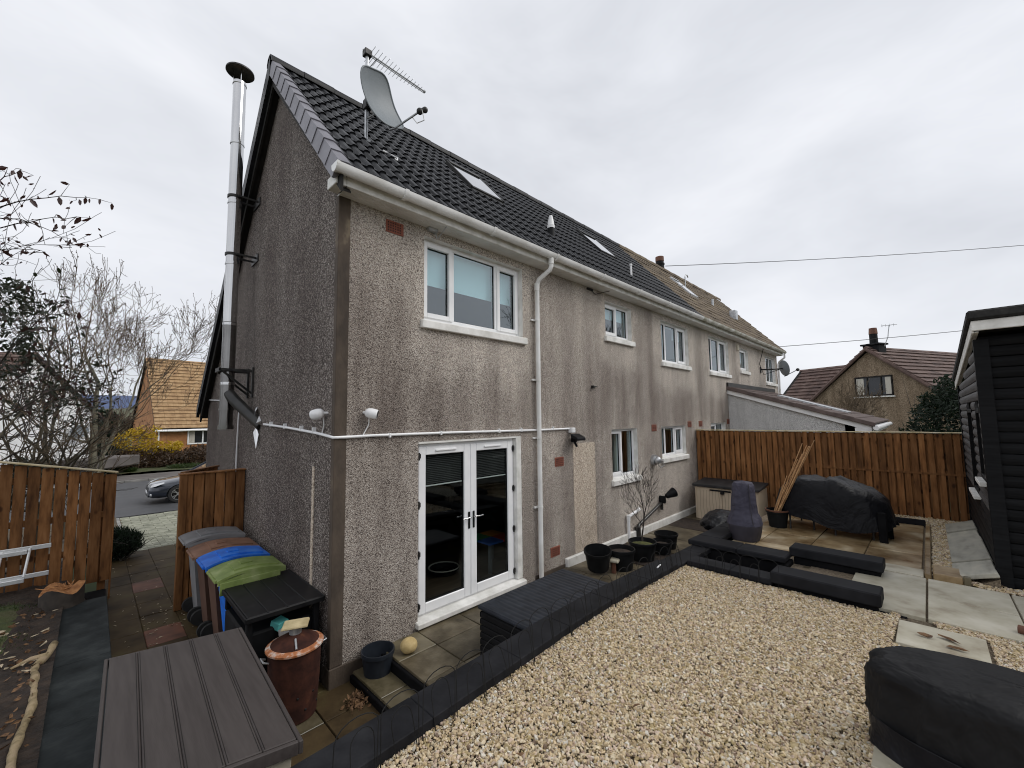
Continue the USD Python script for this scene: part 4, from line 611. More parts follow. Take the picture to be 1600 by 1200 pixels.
obj('front_rail', bx(9.386, 9.3895, -4.9, -2.7, 1.262, 1.30, .001), 'fence_wood', fr)
for k in range(42): y = -.03 - (k + .5) * .1155; obj('back_board', bx(9.445, 9.462, y - .0568, y + .0568, .0, 2.02, .002), 'fence_wood', fr)
obj('capping', bx(9.375, 9.5, -4.92, -.02, 2.034, 2.056, .004), 'fence_cap', fr)
gp = thing('timber_fence', 'weathered brown boarded fence on the left, with mossy capping and a ladder against it', 'fence', (-2.3, 4.8, 0)); ang = 0.0
PL = lambda m, a: frame(m, (-1.475 - a, 4.8, 0), [-1, 0, 0], [0, -1, 0], [0, 0, 1]); tl = lambda a: 1.635 + .225 * min(a, 1.3)
boards(gp, 26, PL, .118, .013, tl, lambda a: .02, .02, rng)
for z in (.5, 1.02): obj('rail', bx(-4.9, -1.5, 4.82, 4.86, z - .045, z + .045, .004), 'fence_wood', gp)
obj('rail', slab8([(-4.9, 4.82, 1.76), (-4.9, 4.82, 1.85), (-4.9, 4.86, 1.76), (-4.9, 4.86, 1.85), (-1.5, 4.82, 1.5), (-1.5, 4.82, 1.6), (-1.5, 4.86, 1.5), (-1.5, 4.86, 1.6)], .004), 'fence_wood', gp)
for x in (-1.56, -3.3, -4.9): obj('post', bx(x - .045, x + .045, 4.865, 4.955, -.4, 1.6, .006), 'fence_wood', gp)
obj('end_board', bx(-1.475, -1.455, 4.79, 4.96, -.3, 1.62, .004), 'fence_wood', gp)
obj('capping', slab8([(-2.8, 4.75, 1.935), (-2.8, 4.75, 1.955), (-2.8, 4.9, 1.935), (-2.8, 4.9, 1.955), (-1.44, 4.75, 1.64), (-1.44, 4.75, 1.66), (-1.44, 4.9, 1.64), (-1.44, 4.9, 1.66)], .004), 'fence_cap', gp); obj('capping', bx(-4.9, -2.805, 4.75, 4.9, 1.935, 1.957, .004), 'fence_cap', gp)
gt = thing('timber_screen', 'short brown boarded fence panel between the gable and the bins', 'fence', (-.35, 3.45, -.2))
for k in range(6): a = -.79 + k * .132; obj('board', bx(a, a + .118, 3.43, 3.45, -.2, 1.655, .003), 'fence_wood', gt)
for z in (.3, 1.0, 1.6): obj('rail', bx(-.80, -.01, 3.452, 3.49, z - .04, z + .04, .003), 'fence_wood', gt)
obj('post', bx(-.83, -.74, 3.405, 3.5, -.25, 1.66, .006), 'fence_wood', gt); obj('post', bx(-.09, -.005, 3.492, 3.57, -.25, 1.62, .006), 'fence_wood', gt); obj('capping', bx(-.84, .0, 3.40, 3.56, 1.657, 1.675, .003), 'fence_wood', gt)
for k in range(6): a = -.72 + k * .115; obj('back_board', bx(a, a + .105, 3.495, 3.512, -.2, 1.64, .003), 'fence_wood', gt)
go = thing('timber_gate', 'brown boarded gate standing open behind the short fence panel', 'gate', (-.75, 4.6, -.2))
def gate_pt(m): c_ = np.array([.62, .78, 0]); c_ /= np.linalg.norm(c_); return frame(m, (-.76, 3.62, 0), c_, [-c_[1], c_[0], 0], [0, 0, 1])
for k in range(7): obj('board', gate_pt(bx(k * .125, k * .125 + .115, 0, .02, -.15, 1.66, .003)), 'fence_wood', go)
obj('brace', gate_pt(cat(bx(0, .86, .022, .05, .2, .3, .003), bx(0, .86, .022, .05, 1.3, 1.4, .003))), 'fence_wood', go); obj('capping', gate_pt(bx(-.01, .88, -.02, .05, 1.662, 1.685, .003)), 'fence_wood', go)
# ---------------------------------------------------------------- black garden walls and planter copings
rw = thing('retaining_wall', 'low black painted wall holding back the gravel, with a corner by the pots', 'wall', (1, -2, 0))
YI = lambda x: -1.88 - .085 * max(0.0, 1.5 - x)
def sbxw(x0, x1, w, t, th, b=.01):
    return slab8([(x0, YI(x0) - w, up(x0) + t - th), (x0, YI(x0) - w, up(x0) + t), (x0, YI(x0), up(x0) + t - th), (x0, YI(x0), up(x0) + t), (x1, YI(x1) - w, up(x1) + t - th), (x1, YI(x1) - w, up(x1) + t), (x1, YI(x1), up(x1) + t - th), (x1, YI(x1), up(x1) + t)], b)
def sbx(x0, x1, y0, y1, t, th, b=.01):
    return slab8([(x0, y0, up(x0) + t - th), (x0, y0, up(x0) + t), (x0, y1, up(x0) + t - th), (x0, y1, up(x0) + t), (x1, y0, up(x1) + t - th), (x1, y0, up(x1) + t), (x1, y1, up(x1) + t - th), (x1, y1, up(x1) + t)], b)
cuts = [-1.25, -.35, .42, 1.05, 1.75, 2.5, 3.2, 3.95, 4.3]
for a, b in zip(cuts[:-1], cuts[1:]): obj('coping_stone', sbxw(a + .001, b - .001, .25, .055 if a < 3.1 else .03, .06, .005), 'coping_black', rw)
obj('wall_face', cat(sbxw(1.5, 3.7, .2, -.02, 1.0, .01), sbxw(-1.24, 1.5, .2, -.02, 1.0, .01)), 'wall_black', rw)
for a, b in ((-2.145, -2.62), (-2.625, -3.05)): obj('coping_stone', sbx(3.43, 3.7, b, a, .055, .06, .008), 'coping_black', rw)
obj('wall_return', bx(3.47, 3.66, -4.1, -2.095, -.4, up(3.7) - .02, .01), 'wall_black', rw)
lb = thing('coping_block', 'thick black coping block beside the gravel, nearest the flagstones', 'coping', (3.55, -3.5, .6)); obj('block', sbx(3.41, 3.72, -3.93, -3.04, .15, .12, .012), 'coping_black', lb); obj('pier', sbx(3.45, 3.7, -3.9, -3.07, .03, .5, .01), 'wall_black', lb)
pw = thing('planter_wall', 'black walled corner with broad coping around the covered chiminea', 'wall', (4.5, -2.5, 0))
for a, b in ((-1.83, -2.45), (-2.455, -3.0)): obj('coping_stone', sbx(4.24, 4.62, b, a, .10, .07, .012), 'coping_black', pw)
for a, b in ((4.625, 5.4), (5.405, 6.15)): obj('coping_stone', sbx(a, b, -2.14, -1.83, .10, .07, .012), 'coping_black', pw)
obj('wall_face', bx(4.27, 4.58, -3.02, -1.86, -.3, up(4.6) + .02, .01), 'wall_black', pw); obj('wall_face', bx(4.585, 6.1, -2.1, -1.86, -.3, up(6.1) + .02, .01), 'wall_black', pw)
ub = thing('coping_block', 'thick black coping block behind the steps, beside the patio', 'coping', (4.8, -3.45, .6)); obj('block', sbx(4.57, 4.89, -3.88, -2.98, .165, .11, .012), 'coping_black', ub); obj('pier', sbx(4.60, 4.86, -3.85, -3.02, .05, .5, .01), 'wall_black', ub)
st = xstruct('garden_steps', (4, -3, .3))
for k, (y0, y1, z) in enumerate(((-3.61, -3.12, .545), (-3.12, -2.85, .34), (-2.85, -2.42, .17), (-2.42, -1.9, .02))): obj('step', bx(3.68, 4.59 if k == 0 else 4.26, y0, y1, -.2, z, .012), 'slab_patio' if k == 0 else 'slab_path', st)
# low bent-wire edging: each hoop is a piece, set in the gravel along the wall
we = thing('wire_edging', 'low hooped black wire edging along the gravel beside the black wall', 'edging', (1, -2.2, .7)); rng = np.random.default_rng(31)
def hoop(p0, p1, h, lean):
    p0, p1 = np.array(p0), np.array(p1); t = np.linspace(0, PI, 9); mid = (p0 + p1) / 2; hv = (p1 - p0) / 2
    P = [p0 + [0, 0, -.05]] + [mid - hv * math.cos(a) + np.array([lean[0], lean[1], 0]) * (1 if 0 < a < PI else .9) + [0, 0, h - .07 + .07 * math.sin(a)] for a in t] + [p1 + [0, 0, -.05]]
    return tube(P, .0026, 5, False)
x = -.95; k = 0
while x < 3.2:
    w = .215; y = YI(x) - .285; h = .30 if k % 2 == 0 else .22; w2 = w if k % 2 == 0 else .12; ln = (rng.uniform(-.03, .03), rng.uniform(.02, .07))
    obj('wire_hoop', hoop((x, y, up(x)), (x + w2, y, up(x)), h, ln), 'seal_black', we); x += (.085 if k % 2 == 0 else .135) + .015; k += 1
y = -2.2; k = 0
while y > -3.0: obj('wire_hoop', hoop((3.395, y, up(3.4)), (3.395, y - (.19 if k % 2 == 0 else .1), up(3.4)), .26 if k % 2 == 0 else .18, (.05, rng.uniform(-.02, .02))), 'seal_black', we); y -= .09; k += 1
# ---------------------------------------------------------------- upper paving
up_ = xstruct('upper_paving', (5, -3.5, .55)); rng = np.random.default_rng(41)
slabs(up_, [3.52, 4.2, 4.92], [-6.2, -5.45, -4.82, -4.22, -3.62], 0, ['sandstone'], zf=lambda x: up(x) + .005, gap=.008, jit=.005)
slabs(up_, [4.93, 5.3], [-4.2, -3.6], 0, ['sandstone'], zf=lambda x: up(x) + .012, gap=.008)
slabs(up_, [2.78, 3.34], [-4.56, -4.04], 0, ['sandstone'], zf=lambda x: up(x) + .004)
slabs(up_, [1.05, 1.5], [-4.62, -4.02], 0, ['sandstone'], zf=lambda x: up(x) + .004)
slabs(up_, [5.31, 6.1, 6.95, 7.8, 8.5], [-4.18, -3.62, -3.03, -2.45, -2.15], 0, ['sandstone_wet'], zf=lambda x: up(x) + .0, gap=.007)
slabs(up_, [4.93, 5.3], [-3.6, -3.03, -2.45, -2.15], 0, ['sandstone_wet'], zf=lambda x: up(x) + .0, gap=.007)
for k in range(4): obj('edging_stone', sbx(5.0 + k * .85, 5.84 + k * .85, -4.255, -4.2, .04, .12, .008), 'sandstone_wet', up_)
for k in range(3): obj('edging_stone', bx(8.53, 8.58, -4.2 + k * .7, -3.52 + k * .7, up(8.5) - .1, up(8.5) + .09, .008), 'coping_black', up_)
obj('edging_stone', sbx(5.0, 5.42, -4.5, -4.27, .06, .14, .008), 'sandstone_wet', up_); obj('edging_stone', sbx(5.0, 5.06, -4.56, -4.505, .075, .14, .006), 'slab_wet', up_)
xs = [5.12, 5.75, 6.45, 7.15, 7.85, 8.6]
for i in range(5):
    a, b = xs[i] + .006, xs[i + 1] - .006; lo, hi = -4.46, -4.775; d = rng.uniform(-.005, .03); skew = -.22
    P = [(a, lo, up(a) - .01), (a, lo + .03, up(a) + .03), (a - .1, hi, up(a) + .12), (a - .1, hi + .02, up(a) + .17), (b, lo, up(b) - .01), (b, lo + .03, up(b) + .03), (b - .1, hi, up(b) + .12), (b - .1, hi + .02, up(b) + .17)]
    obj('flag_bed', prism([(lo + .02, up(a) - .1), (hi, up(a) - .1), (hi, up(a) + .10)], b - a + .01, 'x', a - .06), 'gravel_bed', up_) if i == 0 else None
    obj('leaning_flag', slab8(np.array([(p[0], p[1], p[2] + d) for p in [P[0], P[1], P[2], P[3], P[4], P[5], P[6], P[7]]])[[2, 3, 0, 1, 6, 7, 4, 5]], .008), 'sandstone_grey', up_)
# ---------------------------------------------------------------- black shed
sh = thing('garden_shed', 'black log-lap garden shed at the right edge with white fascia', 'shed', (7, -6, .5)); sx, sy = 5.2, -4.8; rng = np.random.default_rng(51)
zt_ = lambda x: 3.33 - .095 * (x - sx)                     # the roof falls towards the far fence
def loglap(L, h): prof = [(0, 0)] + [(.016 + .016 * math.sin(t), h * t / PI) for t in np.linspace(.12, PI - .12, 6)] + [(0, h)]; return prism([(a, b) for a, b in prof], L, 'x', 0.0)
bh = .118; z = up(sx) - .12; k = 0; wins = ((5.55, 6.1, 1.62, 2.47), (6.75, 7.6, 1.3, 2.47))
while z < 3.2:
    m = loglap(3.4, bh - .004); obj('board', frame(m, (sx + .03, sy - .0, z), [0, -1, 0], [-1, 0, 0], [0, 0, 1]), 'shed_board', sh, 40)      # near end: faces the camera
    spans = [(sx + .06, 9.3)]
    for a, b, c, d in wins:
        if c - bh * .5 < z < d: spans = [s for (p, q) in spans for s in ((p, min(q, a)), (max(p, b), q)) if s[1] - s[0] > .02]
    for p, q in spans:
        q2 = min(q, sx + (3.33 - .06 - z - bh) / .095)
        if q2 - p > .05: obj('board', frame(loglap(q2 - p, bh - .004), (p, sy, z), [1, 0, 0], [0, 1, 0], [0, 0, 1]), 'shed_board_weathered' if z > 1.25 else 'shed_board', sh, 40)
    z += bh; k += 1
obj('shed_frame', bx(sx + .04, 9.3, sy - 3.4, sy - .01, .2, 2.9, 0), 'timber_dark', sh); obj('shed_frame', bx(sx + .045, sx + .4, sy - 3.4, sy - .012, 2.9, 3.22, 0), 'timber_dark', sh)
obj('corner_post', bx(sx - .035, sx + .045, sy - .075, sy + .045, up(sx) - .2, 3.24, .005), 'shed_board', sh); obj('corner_post', bx(9.25, 9.33, sy - .06, sy + .04, .2, 2.9, .005), 'shed_board', sh)
for a, b, c, d in wins:
    w = obj('window', cat(bx(a, a + .05, sy - .05, sy + .03, c, d, .004), bx(b - .05, b, sy - .05, sy + .03, c, d, .004), bx(a + .05, b - .05, sy - .05, sy + .029, d - .05, d, .004), bx(a + .05, b - .05, sy - .05, sy + .029, c, c + .05, .004)), 'shed_board', sh)
    obj('pane', bx(a + .051, b - .051, sy - .02, sy - .014, c + .051, d - .051, 0), 'glass_sky', w); obj('sill', bx(a - .04, b + .04, sy - .02, sy + .085, c - .05, c - .002, .006), 'white_painted', w)
rfp = lambda x0, x1, y0, y1, a, b, e=.006: slab8([(x0, y0, zt_(x0) + a), (x0, y0, zt_(x0) + b), (x0, y1, zt_(x0) + a), (x0, y1, zt_(x0) + b), (x1, y0, zt_(x1) + a), (x1, y0, zt_(x1) + b), (x1, y1, zt_(x1) + a), (x1, y1, zt_(x1) + b)], e)
obj('fascia', rfp(sx - .2, sx - .175, sy - 3.6, sy + .055, -.03, .08), 'white_painted', sh); obj('fascia', rfp(sx - .172, 9.6, sy + .036, sy + .055, -.05, .08), 'white_painted', sh)
obj('soffit', rfp(sx - .17, 9.58, sy + .002, sy + .034, -.045, -.035, .002), 'white_painted', sh); obj('soffit', rfp(sx - .17, sx - .04, sy - 3.5, sy, -.028, -.018, .002), 'timber_dark', sh)
obj('roof', rfp(sx - .24, 9.66, sy - 3.7, sy + .085, .083, .19, .02), 'roofing_felt', sh)
# ---------------------------------------------------------------- bins, store, burner, decked box
def wheelie_bin(label, y0, y1, zb, zt, body, lid, x0=-.80, x1=-.14, tilt=0.0):
    b = thing('wheelie_bin', label, 'bin', ((x0 + x1) / 2, (y0 + y1) / 2, zb), 'wheeled bins beside the gable'); ym = (y0 + y1) / 2
    def q(x, y, z): return (x, ym + (y - ym) * (.84 + .16 * (z - zb) / (zt - zb)), z)
    zc = zt - .09; C8 = [(x0 + .12, y0 + .02), (x1 - .07, y0 + .02)]
    obj('body', hull([q(x, y, z) for z, i in ((zb + .06, .1), (zc, 0)) for x in (x0 + .10 + i, x1 - .05 - i) for y in (y0 + .02 + i * .3, y1 - .02 - i * .3)]), body, b)
    obj('rim', bx(x0 + .07, x1 - .03, y0 + .005, y1 - .005, zc - .03, zc + .004, .01), body, b)
    xs = np.linspace(0, 1, 13); arch = lambda t: .055 * math.sin(PI * min(1, max(0, t)) ** .85) + .012
    top = [(x0 + .02 + (x1 - x0) * t, zc + arch(t) + tilt * (1 - t)) for t in xs]; bot = [(x, z - .026) for x, z in top[::-1]]
    l = obj('lid', prism(top + bot, y1 - y0, 'y', y0), lid, b, 30)
    t2 = [(x, z + .016) for x, z in top[3:12]]; obj('lid_panel', prism(t2 + [(x, z - .01) for x, z in top[3:12][::-1]], (y1 - y0) * .66, 'y', y0 + (y1 - y0) * .17), lid, l, 30)
    obj('lid_lip', cat(prism([(top[0][0], top[0][1] - .05), (top[-1][0], top[-1][1] - .05), (top[-1][0], top[-1][1] - .02), (top[6][0], top[6][1] - .016), (top[0][0], top[0][1] - .018)], .012, 'y', y0 + .002)), lid, l)
    obj('lid_grip', hull([(x0 + .33 + a * .055, ym + b * .05, zc + .075 + c * .018) for a in (-1, 1) for b in (-1, 1) for c in (0, 1)]), lid, l)
    obj('handle', cat(cyly(x0 + .01, y0 + .06, y1 - .06, zc + .0, .015, 10), bx(x0 + .0, x0 + .1, y0 + .05, y0 + .08, zc - .02, zc + .015, .004), bx(x0, x0 + .1, y1 - .08, y1 - .05, zc - .02, zc + .015, .004)), lid, b)
    for yy_ in (y0 + .03, y1 - .08): obj('wheel', cyly(x0 + .17, yy_, yy_ + .05, zb + .1, .095, 18), 'rubber', b, 40)
    return b
wheelie_bin('light grey wheeled bin with lid ajar, farthest along the gable beside the fence panel', 2.72, 3.28, -.24, .90, 'bin_grey', 'bin_grey', -.84, -.16)
wheelie_bin('wheeled bin with brown lid between the grey bin and the blue lid', 2.13, 2.70, -.24, .84, 'bin_brown_dark', 'bin_brown', -.82, -.12, .0)
wheelie_bin('wheeled bin with bright blue lid among the row along the gable', 1.60, 2.11, -.23, .85, 'bin_brown_dark', 'bin_blue')
wheelie_bin('blue wheeled bin with an olive green lid next to the black store', 1.06, 1.58, -.23, .83, 'bin_blue', 'bin_green', -.78, -.12)
obj('skirt', bx(-.74, -.16, 1.045, 1.062, .60, .73, .004), 'bin_green', stage.GetPrimAtPath('/World/wheelie_bin_003'))
bs = thing('storage_box', 'black slatted-top storage box beside the green bin lid, slightly open', 'storage box', (-.36, .7, -.22)); bz = .67
for k in range(4): a = -.70 + k * .166; obj('lid_plank', bx(a + .001, a + .164, .10, 1.16, bz - .03, bz, .006), 'black_lid', bs)
obj('lid_rim', cat(bx(-.72, -.03, .085, .10, bz - .05, bz - .002, .006), bx(-.72, -.702, .101, 1.16, bz - .05, bz - .002, .006), bx(-.034, -.02, .101, 1.16, bz - .05, bz - .002, .006)), 'black_lid', bs)
obj('body', bx(-.69, -.05, .22, 1.03, -.2, bz - .2, .02), 'black_resin', bs); [obj('corner_post', m_, 'black_resin', bs) for m_ in (bx(-.69, -.64, .16, .22, -.2, bz - .035, .008), bx(-.1, -.05, .16, .22, -.2, bz - .035, .008), bx(-.69, -.64, 1.0, 1.04, bz - .21, bz - .035, .008))]
tb = thing('carton', 'small teal and grey carton poking out of the black storage box', 'carton', (-.5, .2, .35)); obj('carton_body', tf(bx(-.08, .04, -.05, .05, 0, .07, .004), (-.38, .27, .44), rz=.5, rx=.25), 'teal_box', tb); obj('carton_flap', tf(bx(-.08, .05, -.005, .005, -.10, 0, .002), (-.36, .20, .45), rz=.5, rx=-.3), 'galvanised', tb)
wb = thing('carrier_bag', 'crumpled white bag between the blue bin and the decked box', 'bag', (-.74, .75, -.1)); rg = np.random.default_rng(8); m = trimesh.creation.icosphere(3, 1.0); v = m.vertices * (.8 + .45 * meshkit.fbm(m.vertices * 2.2 + 5, 3, 2))[:, None]; obj('bag_body', TM(v * [.10, .16, .2] + [-.80, .62, .0], m.faces), 'white_painted', wb, True)
bu = thing('incinerator_bin', 'rusty galvanised incinerator bin with domed lid at the house corner', 'incinerator', (-.36, -.10, -.2)); bc = (-.36, -.10, 0)
obj('body', lathe([(.001, -.2), (.19, -.2), (.192, -.19), (.21, .1), (.218, .36), (.226, .375), (.226, .39), (.215, .39)], bc, 36), 'rust', bu, 40)
hl = [tf(trimesh.creation.cylinder(.011, .012, sections=8), (bc[0] + r_ * math.cos(a), bc[1] + r_ * math.sin(a), z), ry=PI / 2, rz=0) for z, r_, off in ((-.1, .199, 0), (.02, .207, .35)) for a in np.arange(0, 2 * PI, .7) + off for _ in [0]]
obj('air_holes', cat(*[tf(trimesh.creation.icosphere(1, .012), (bc[0] + r_ * math.cos(a), bc[1] + r_ * math.sin(a), z)) for z, r_, off in ((-.1, .194, 0), (.02, .2, .35)) for a in np.arange(0, 2 * PI, .7) + off]), 'seal_black', bu)
ld = obj('lid', lathe([(.226, .385), (.238, .392), (.238, .402), (.222, .41), (.13, .462), (.06, .49), (.05, .495)], bc, 36), 'rust', bu, 50); obj('lid_rim', lathe([(.2265, .38), (.2395, .39), (.2395, .404), (.2, .424)], bc, 36), 'rust_rim', ld, 40); obj('chimney', lathe([(.052, .48), (.05, .56), (.042, .56)], bc, 20), 'galvanised', ld, 40)
obj('lid_strap', tube([(bc[0] - .03, bc[1] - .1, .485), (bc[0] - .05, bc[1] - .19, .435)], .009, 6), 'galvanised', ld); obj('side_handle', cat(tube([(bc[0] - .225, bc[1] - .04, .33), (bc[0] - .265, bc[1] - .04, .35), (bc[0] - .265, bc[1] + .05, .35), (bc[0] - .225, bc[1] + .05, .33)], .008, 6)), 'galvanised', bu); obj('side_handle', tube([(bc[0] + .225, bc[1] - .04, .35), (bc[0] + .265, bc[1] - .04, .36), (bc[0] + .265, bc[1] + .05, .36), (bc[0] + .225, bc[1] + .05, .35)], .008, 6), 'galvanised', bu)
fs = thing('stone_flag', 'small yellowish stone slab balanced on the chimney of the rusty bin', 'stone', (bc[0], bc[1], .56)); obj('slab', tf(slab8([(-.12, -.075, 0), (-.11, -.07, .022), (-.10, .085, 0), (-.09, .08, .022), (.10, -.085, 0), (.10, -.08, .022), (.12, .07, 0), (.11, .07, .022)], .006), (bc[0], bc[1], .561), rz=-.35, rx=.05), 'flag_yellow', fs)
dk = thing('decked_box', 'large box topped with dark brown decking boards, cream boarded below, in the foreground', 'box', (-1.27, -1.05, -.2)); TZ = .80
def dq(m): return frame(m, (-1.605, -.195, 0), [.9755, -.22, 0], [.045, .999, 0], [0, 0, 1])
for k in range(5): a = k * .1505; L = 1.56 + .0 * k; obj('deck_board', dq(bx(a + .0012, a + .1493, -L, 0, TZ - .028, TZ + .001 * (k % 2), .004)), 'deck_board', dk)
for k in range(1, 5):
    for e in (-.013, .009): obj('groove', dq(bx(k * .1505 + e, k * .1505 + e + .003, -1.555, -.005, TZ + .0012, TZ + .0018, 0)), 'timber_dark', dk)
obj('edge_board', dq(cat(bx(-.004, .756, -1.585, -1.562, TZ - .07, TZ - .004, .004), bx(-.004, .756, .002, .024, TZ - .07, TZ - .004, .004), bx(.757, .778, -1.585, .024, TZ - .07, TZ - .004, .004), bx(-.025, -.005, -1.585, .024, TZ - .07, TZ - .004, .004))), 'deck_board', dk)
for k in range(5): obj('side_board', dq(cat(bx(.02, .735, -1.545, -1.53, -.2 + k * .19, -.2 + k * .19 + .183, .004), bx(.72, .735, -1.529, -.03, -.2 + k * .19, -.2 + k * .19 + .183, .004))), 'cream_board', dk)
for k in range(5): obj('side_board', dq(cat(bx(.02, .719, -.045, -.03, -.2 + k * .19, -.2 + k * .19 + .183, .004), bx(.005, .02, -1.529, -.046, -.2 + k * .19, -.2 + k * .19 + .183, .004))), 'wall_black', dk)
# ---------------------------------------------------------------- rattan box, pots, ball and the rest by the house
rt = thing('rattan_storage_box', 'long black woven-effect storage box by the patio doors', 'storage box', (1.75, -1.3, 0)); RZ = .55
bxs = (1.09, 2.50, -1.66, -.96); obj('body', bx(bxs[0] + .03, bxs[1] - .03, bxs[2] + .03, bxs[3] - .03, .0, RZ - .06, .015), 'black_resin', rt)
for k in range(7): z = .02 + k * .066; obj('weave_band', cat(bx(bxs[0] + .018, bxs[1] - .018, bxs[2] + .018, bxs[2] + .032, z, z + .058, .008), bx(bxs[0] + .018, bxs[0] + .032, bxs[2] + .033, bxs[3] - .033, z, z + .058, .008), bx(bxs[0] + .018, bxs[1] - .018, bxs[3] - .032, bxs[3] - .018, z, z + .058, .008)), 'black_resin', rt)  # darker black than the lid, side shading put into the colour
lid = obj('lid', bx(bxs[0], bxs[1], bxs[2], bxs[3], RZ - .055, RZ - .012, .014), 'rattan_lit_lid', rt)
for k in range(21): a = bxs[0] + .03 + k * .0648; obj('lid_rib', prism([(a + t * .058, RZ - .0125 + .0045 * math.sin(PI * t)) for t in np.linspace(0, 1, 6)], bxs[3] - bxs[2] - .05, 'y', bxs[2] + .025), 'rattan_lit_lid', lid, 40)
def pot(label, c, r, h, m='pot_black', fill=None, group=None, tilt=(0, 0)):
    t = thing('plant_pot', label, 'plant pot', c, group); E = lambda me: tf(me, c, rx=tilt[0], ry=tilt[1])
    obj('pot_body', E(lathe([(.001, 0), (r * .74, 0), (r * .76, .01), (r * .93, h - .05), (r * .94, h - .045), (r, h - .04), (r * 1.01, h - .008), (r * .985, h), (r * .93, h - .002), (r * .9, h - .05), (r * .89, h - .06), (r * .86, h - .09), (r * .855, h - .1), (r * .70, .03), (.001, .028)], (0, 0, 0), 36)), m, t, 40)
    if fill: obj('compost', E(lathe([(r * .88, h - .07), (r * .6, h - .05), (.001, h - .045)], (0, 0, 0), 24)), fill, t, True)
    return t
pot('empty blue-black pot standing on the lower step by the house corner', (.40, -.21, -.20), .165, .30, 'pot_blue_black')
pot('black tilted pot resting on a small stone, nearest the rattan box of the row', (3.95, -.52, .06), .215, .30, 'pot_black', None, 'plant pots along the house wall', (.10, -.16))
pot('large black pot with pale worn rim, second in the row along the wall', (4.35, -.70, -.03), .22, .34, 'pot_black', 'soil', 'plant pots along the house wall')
pot('mossy black pot holding the bare shrub', (4.98, -.74, -.04), .235, .34, 'pot_black', 'moss', 'plant pots along the house wall')
pot('small black pot behind the mossy pot', (5.5, -.84, -.04), .18, .25, 'pot_black', 'soil', 'plant pots along the house wall')
pot('black pot at the far end of the row along the wall', (5.85, -.76, -.04), .21, .30, 'pot_black', None, 'plant pots along the house wall')
sb = thing('prop_stone', 'flat stone and short post propping the tilted pot', 'stone', (4.05, -.75, 0)); obj('stone', tf(slab8([(-.12, -.07, 0), (-.11, -.06, .04), (-.1, .08, 0), (-.09, .07, .04), (.11, -.08, 0), (.1, -.07, .035), (.12, .06, 0), (.11, .06, .04)], .012), (4.12, -.72, .17), rz=.4), 'sandstone', sb); obj('post', cylz(4.08, -.72, 0, .17, .035, 10), 'pot_terracotta', sb, 40)
m = trimesh.creation.icosphere(4, .085); v = m.vertices * (1 + .05 * (meshkit.fbm(m.vertices * 30, 3, 3) - .5))[:, None] * [1.05, 1, .88]; obj('stone_ball', TM(v + [.68, -.34, .075], m.faces), 'ball_stone', None, True, label='pale yellow-brown ball lying on the slabs by the patio doors', cat='ball')
sh_, tips = branches((4.98, -.74, .3), (0.02, .03, 1), .42, .016, 4, np.random.default_rng(4), .42, (1, 3), .1, .78, .0022)
bsb = thing('bare_shrub', 'leafless shrub growing from the mossy pot', 'shrub', (4.98, -.74, .3)); obj('stem', cat(sh_[0]), 'twig_dark', bsb, True); obj('twigs', cat(*[m for k in sh_ if k for m in sh_[k]]), 'twig_dark', bsb, True)
obj('clothes_peg', tf(bx(-.06, .06, -.008, .008, 0, .012, .003), (2.95, -2.02, up(2.95) + .058), rz=.15), 'lamp_white', None, label='small white strip lying on the black wall near the pots', cat='strip')
# ---------------------------------------------------------------- patio furniture under covers
cu = thing('resin_cupboard', 'beige outdoor storage cupboard with charcoal lid against the fence', 'cupboard', (8.7, -.9, 0)); c0, c1, d0, d1 = 8.5, 9.25, -1.62, -.27
obj('body', bx(c0 + .02, c1, d0, d1, -.2, .74, .01), 'beige_resin', cu)
for a, b in ((d1 - .05 - .56, d1 - .05), (d0 + .05, d1 - .05 - .57)):
    d = obj('door', bx(c0, c0 + .022, a, b, -.15, .72, .006), 'beige_resin', cu)
    obj('door_groove', cat(*[bx(c0 - .0015, c0 + .001, a + .06 + k * .07, a + .064 + k * .07, -.1, .67, 0) for k in range(int((b - a - .08) / .07) + 1)]), 'cover_purple_dark', d)
obj('top', slab8([(c0 - .04, d0 - .04, .74), (c0 - .04, d0 - .04, .80), (c0 - .04, d1 + .04, .74), (c0 - .04, d1 + .04, .80), (c1, d0 - .04, .80), (c1, d0 - .04, .86), (c1, d1 + .04, .80), (c1, d1 + .04, .86)], .012), 'charcoal_top', cu)
obj('latch', cat(bx(c0 - .02, c0, -1.08, -.62, .665, .70, .006), bx(c0 - .045, c0, -.94, -.86, .61, .70, .01)), 'black_resin', cu)
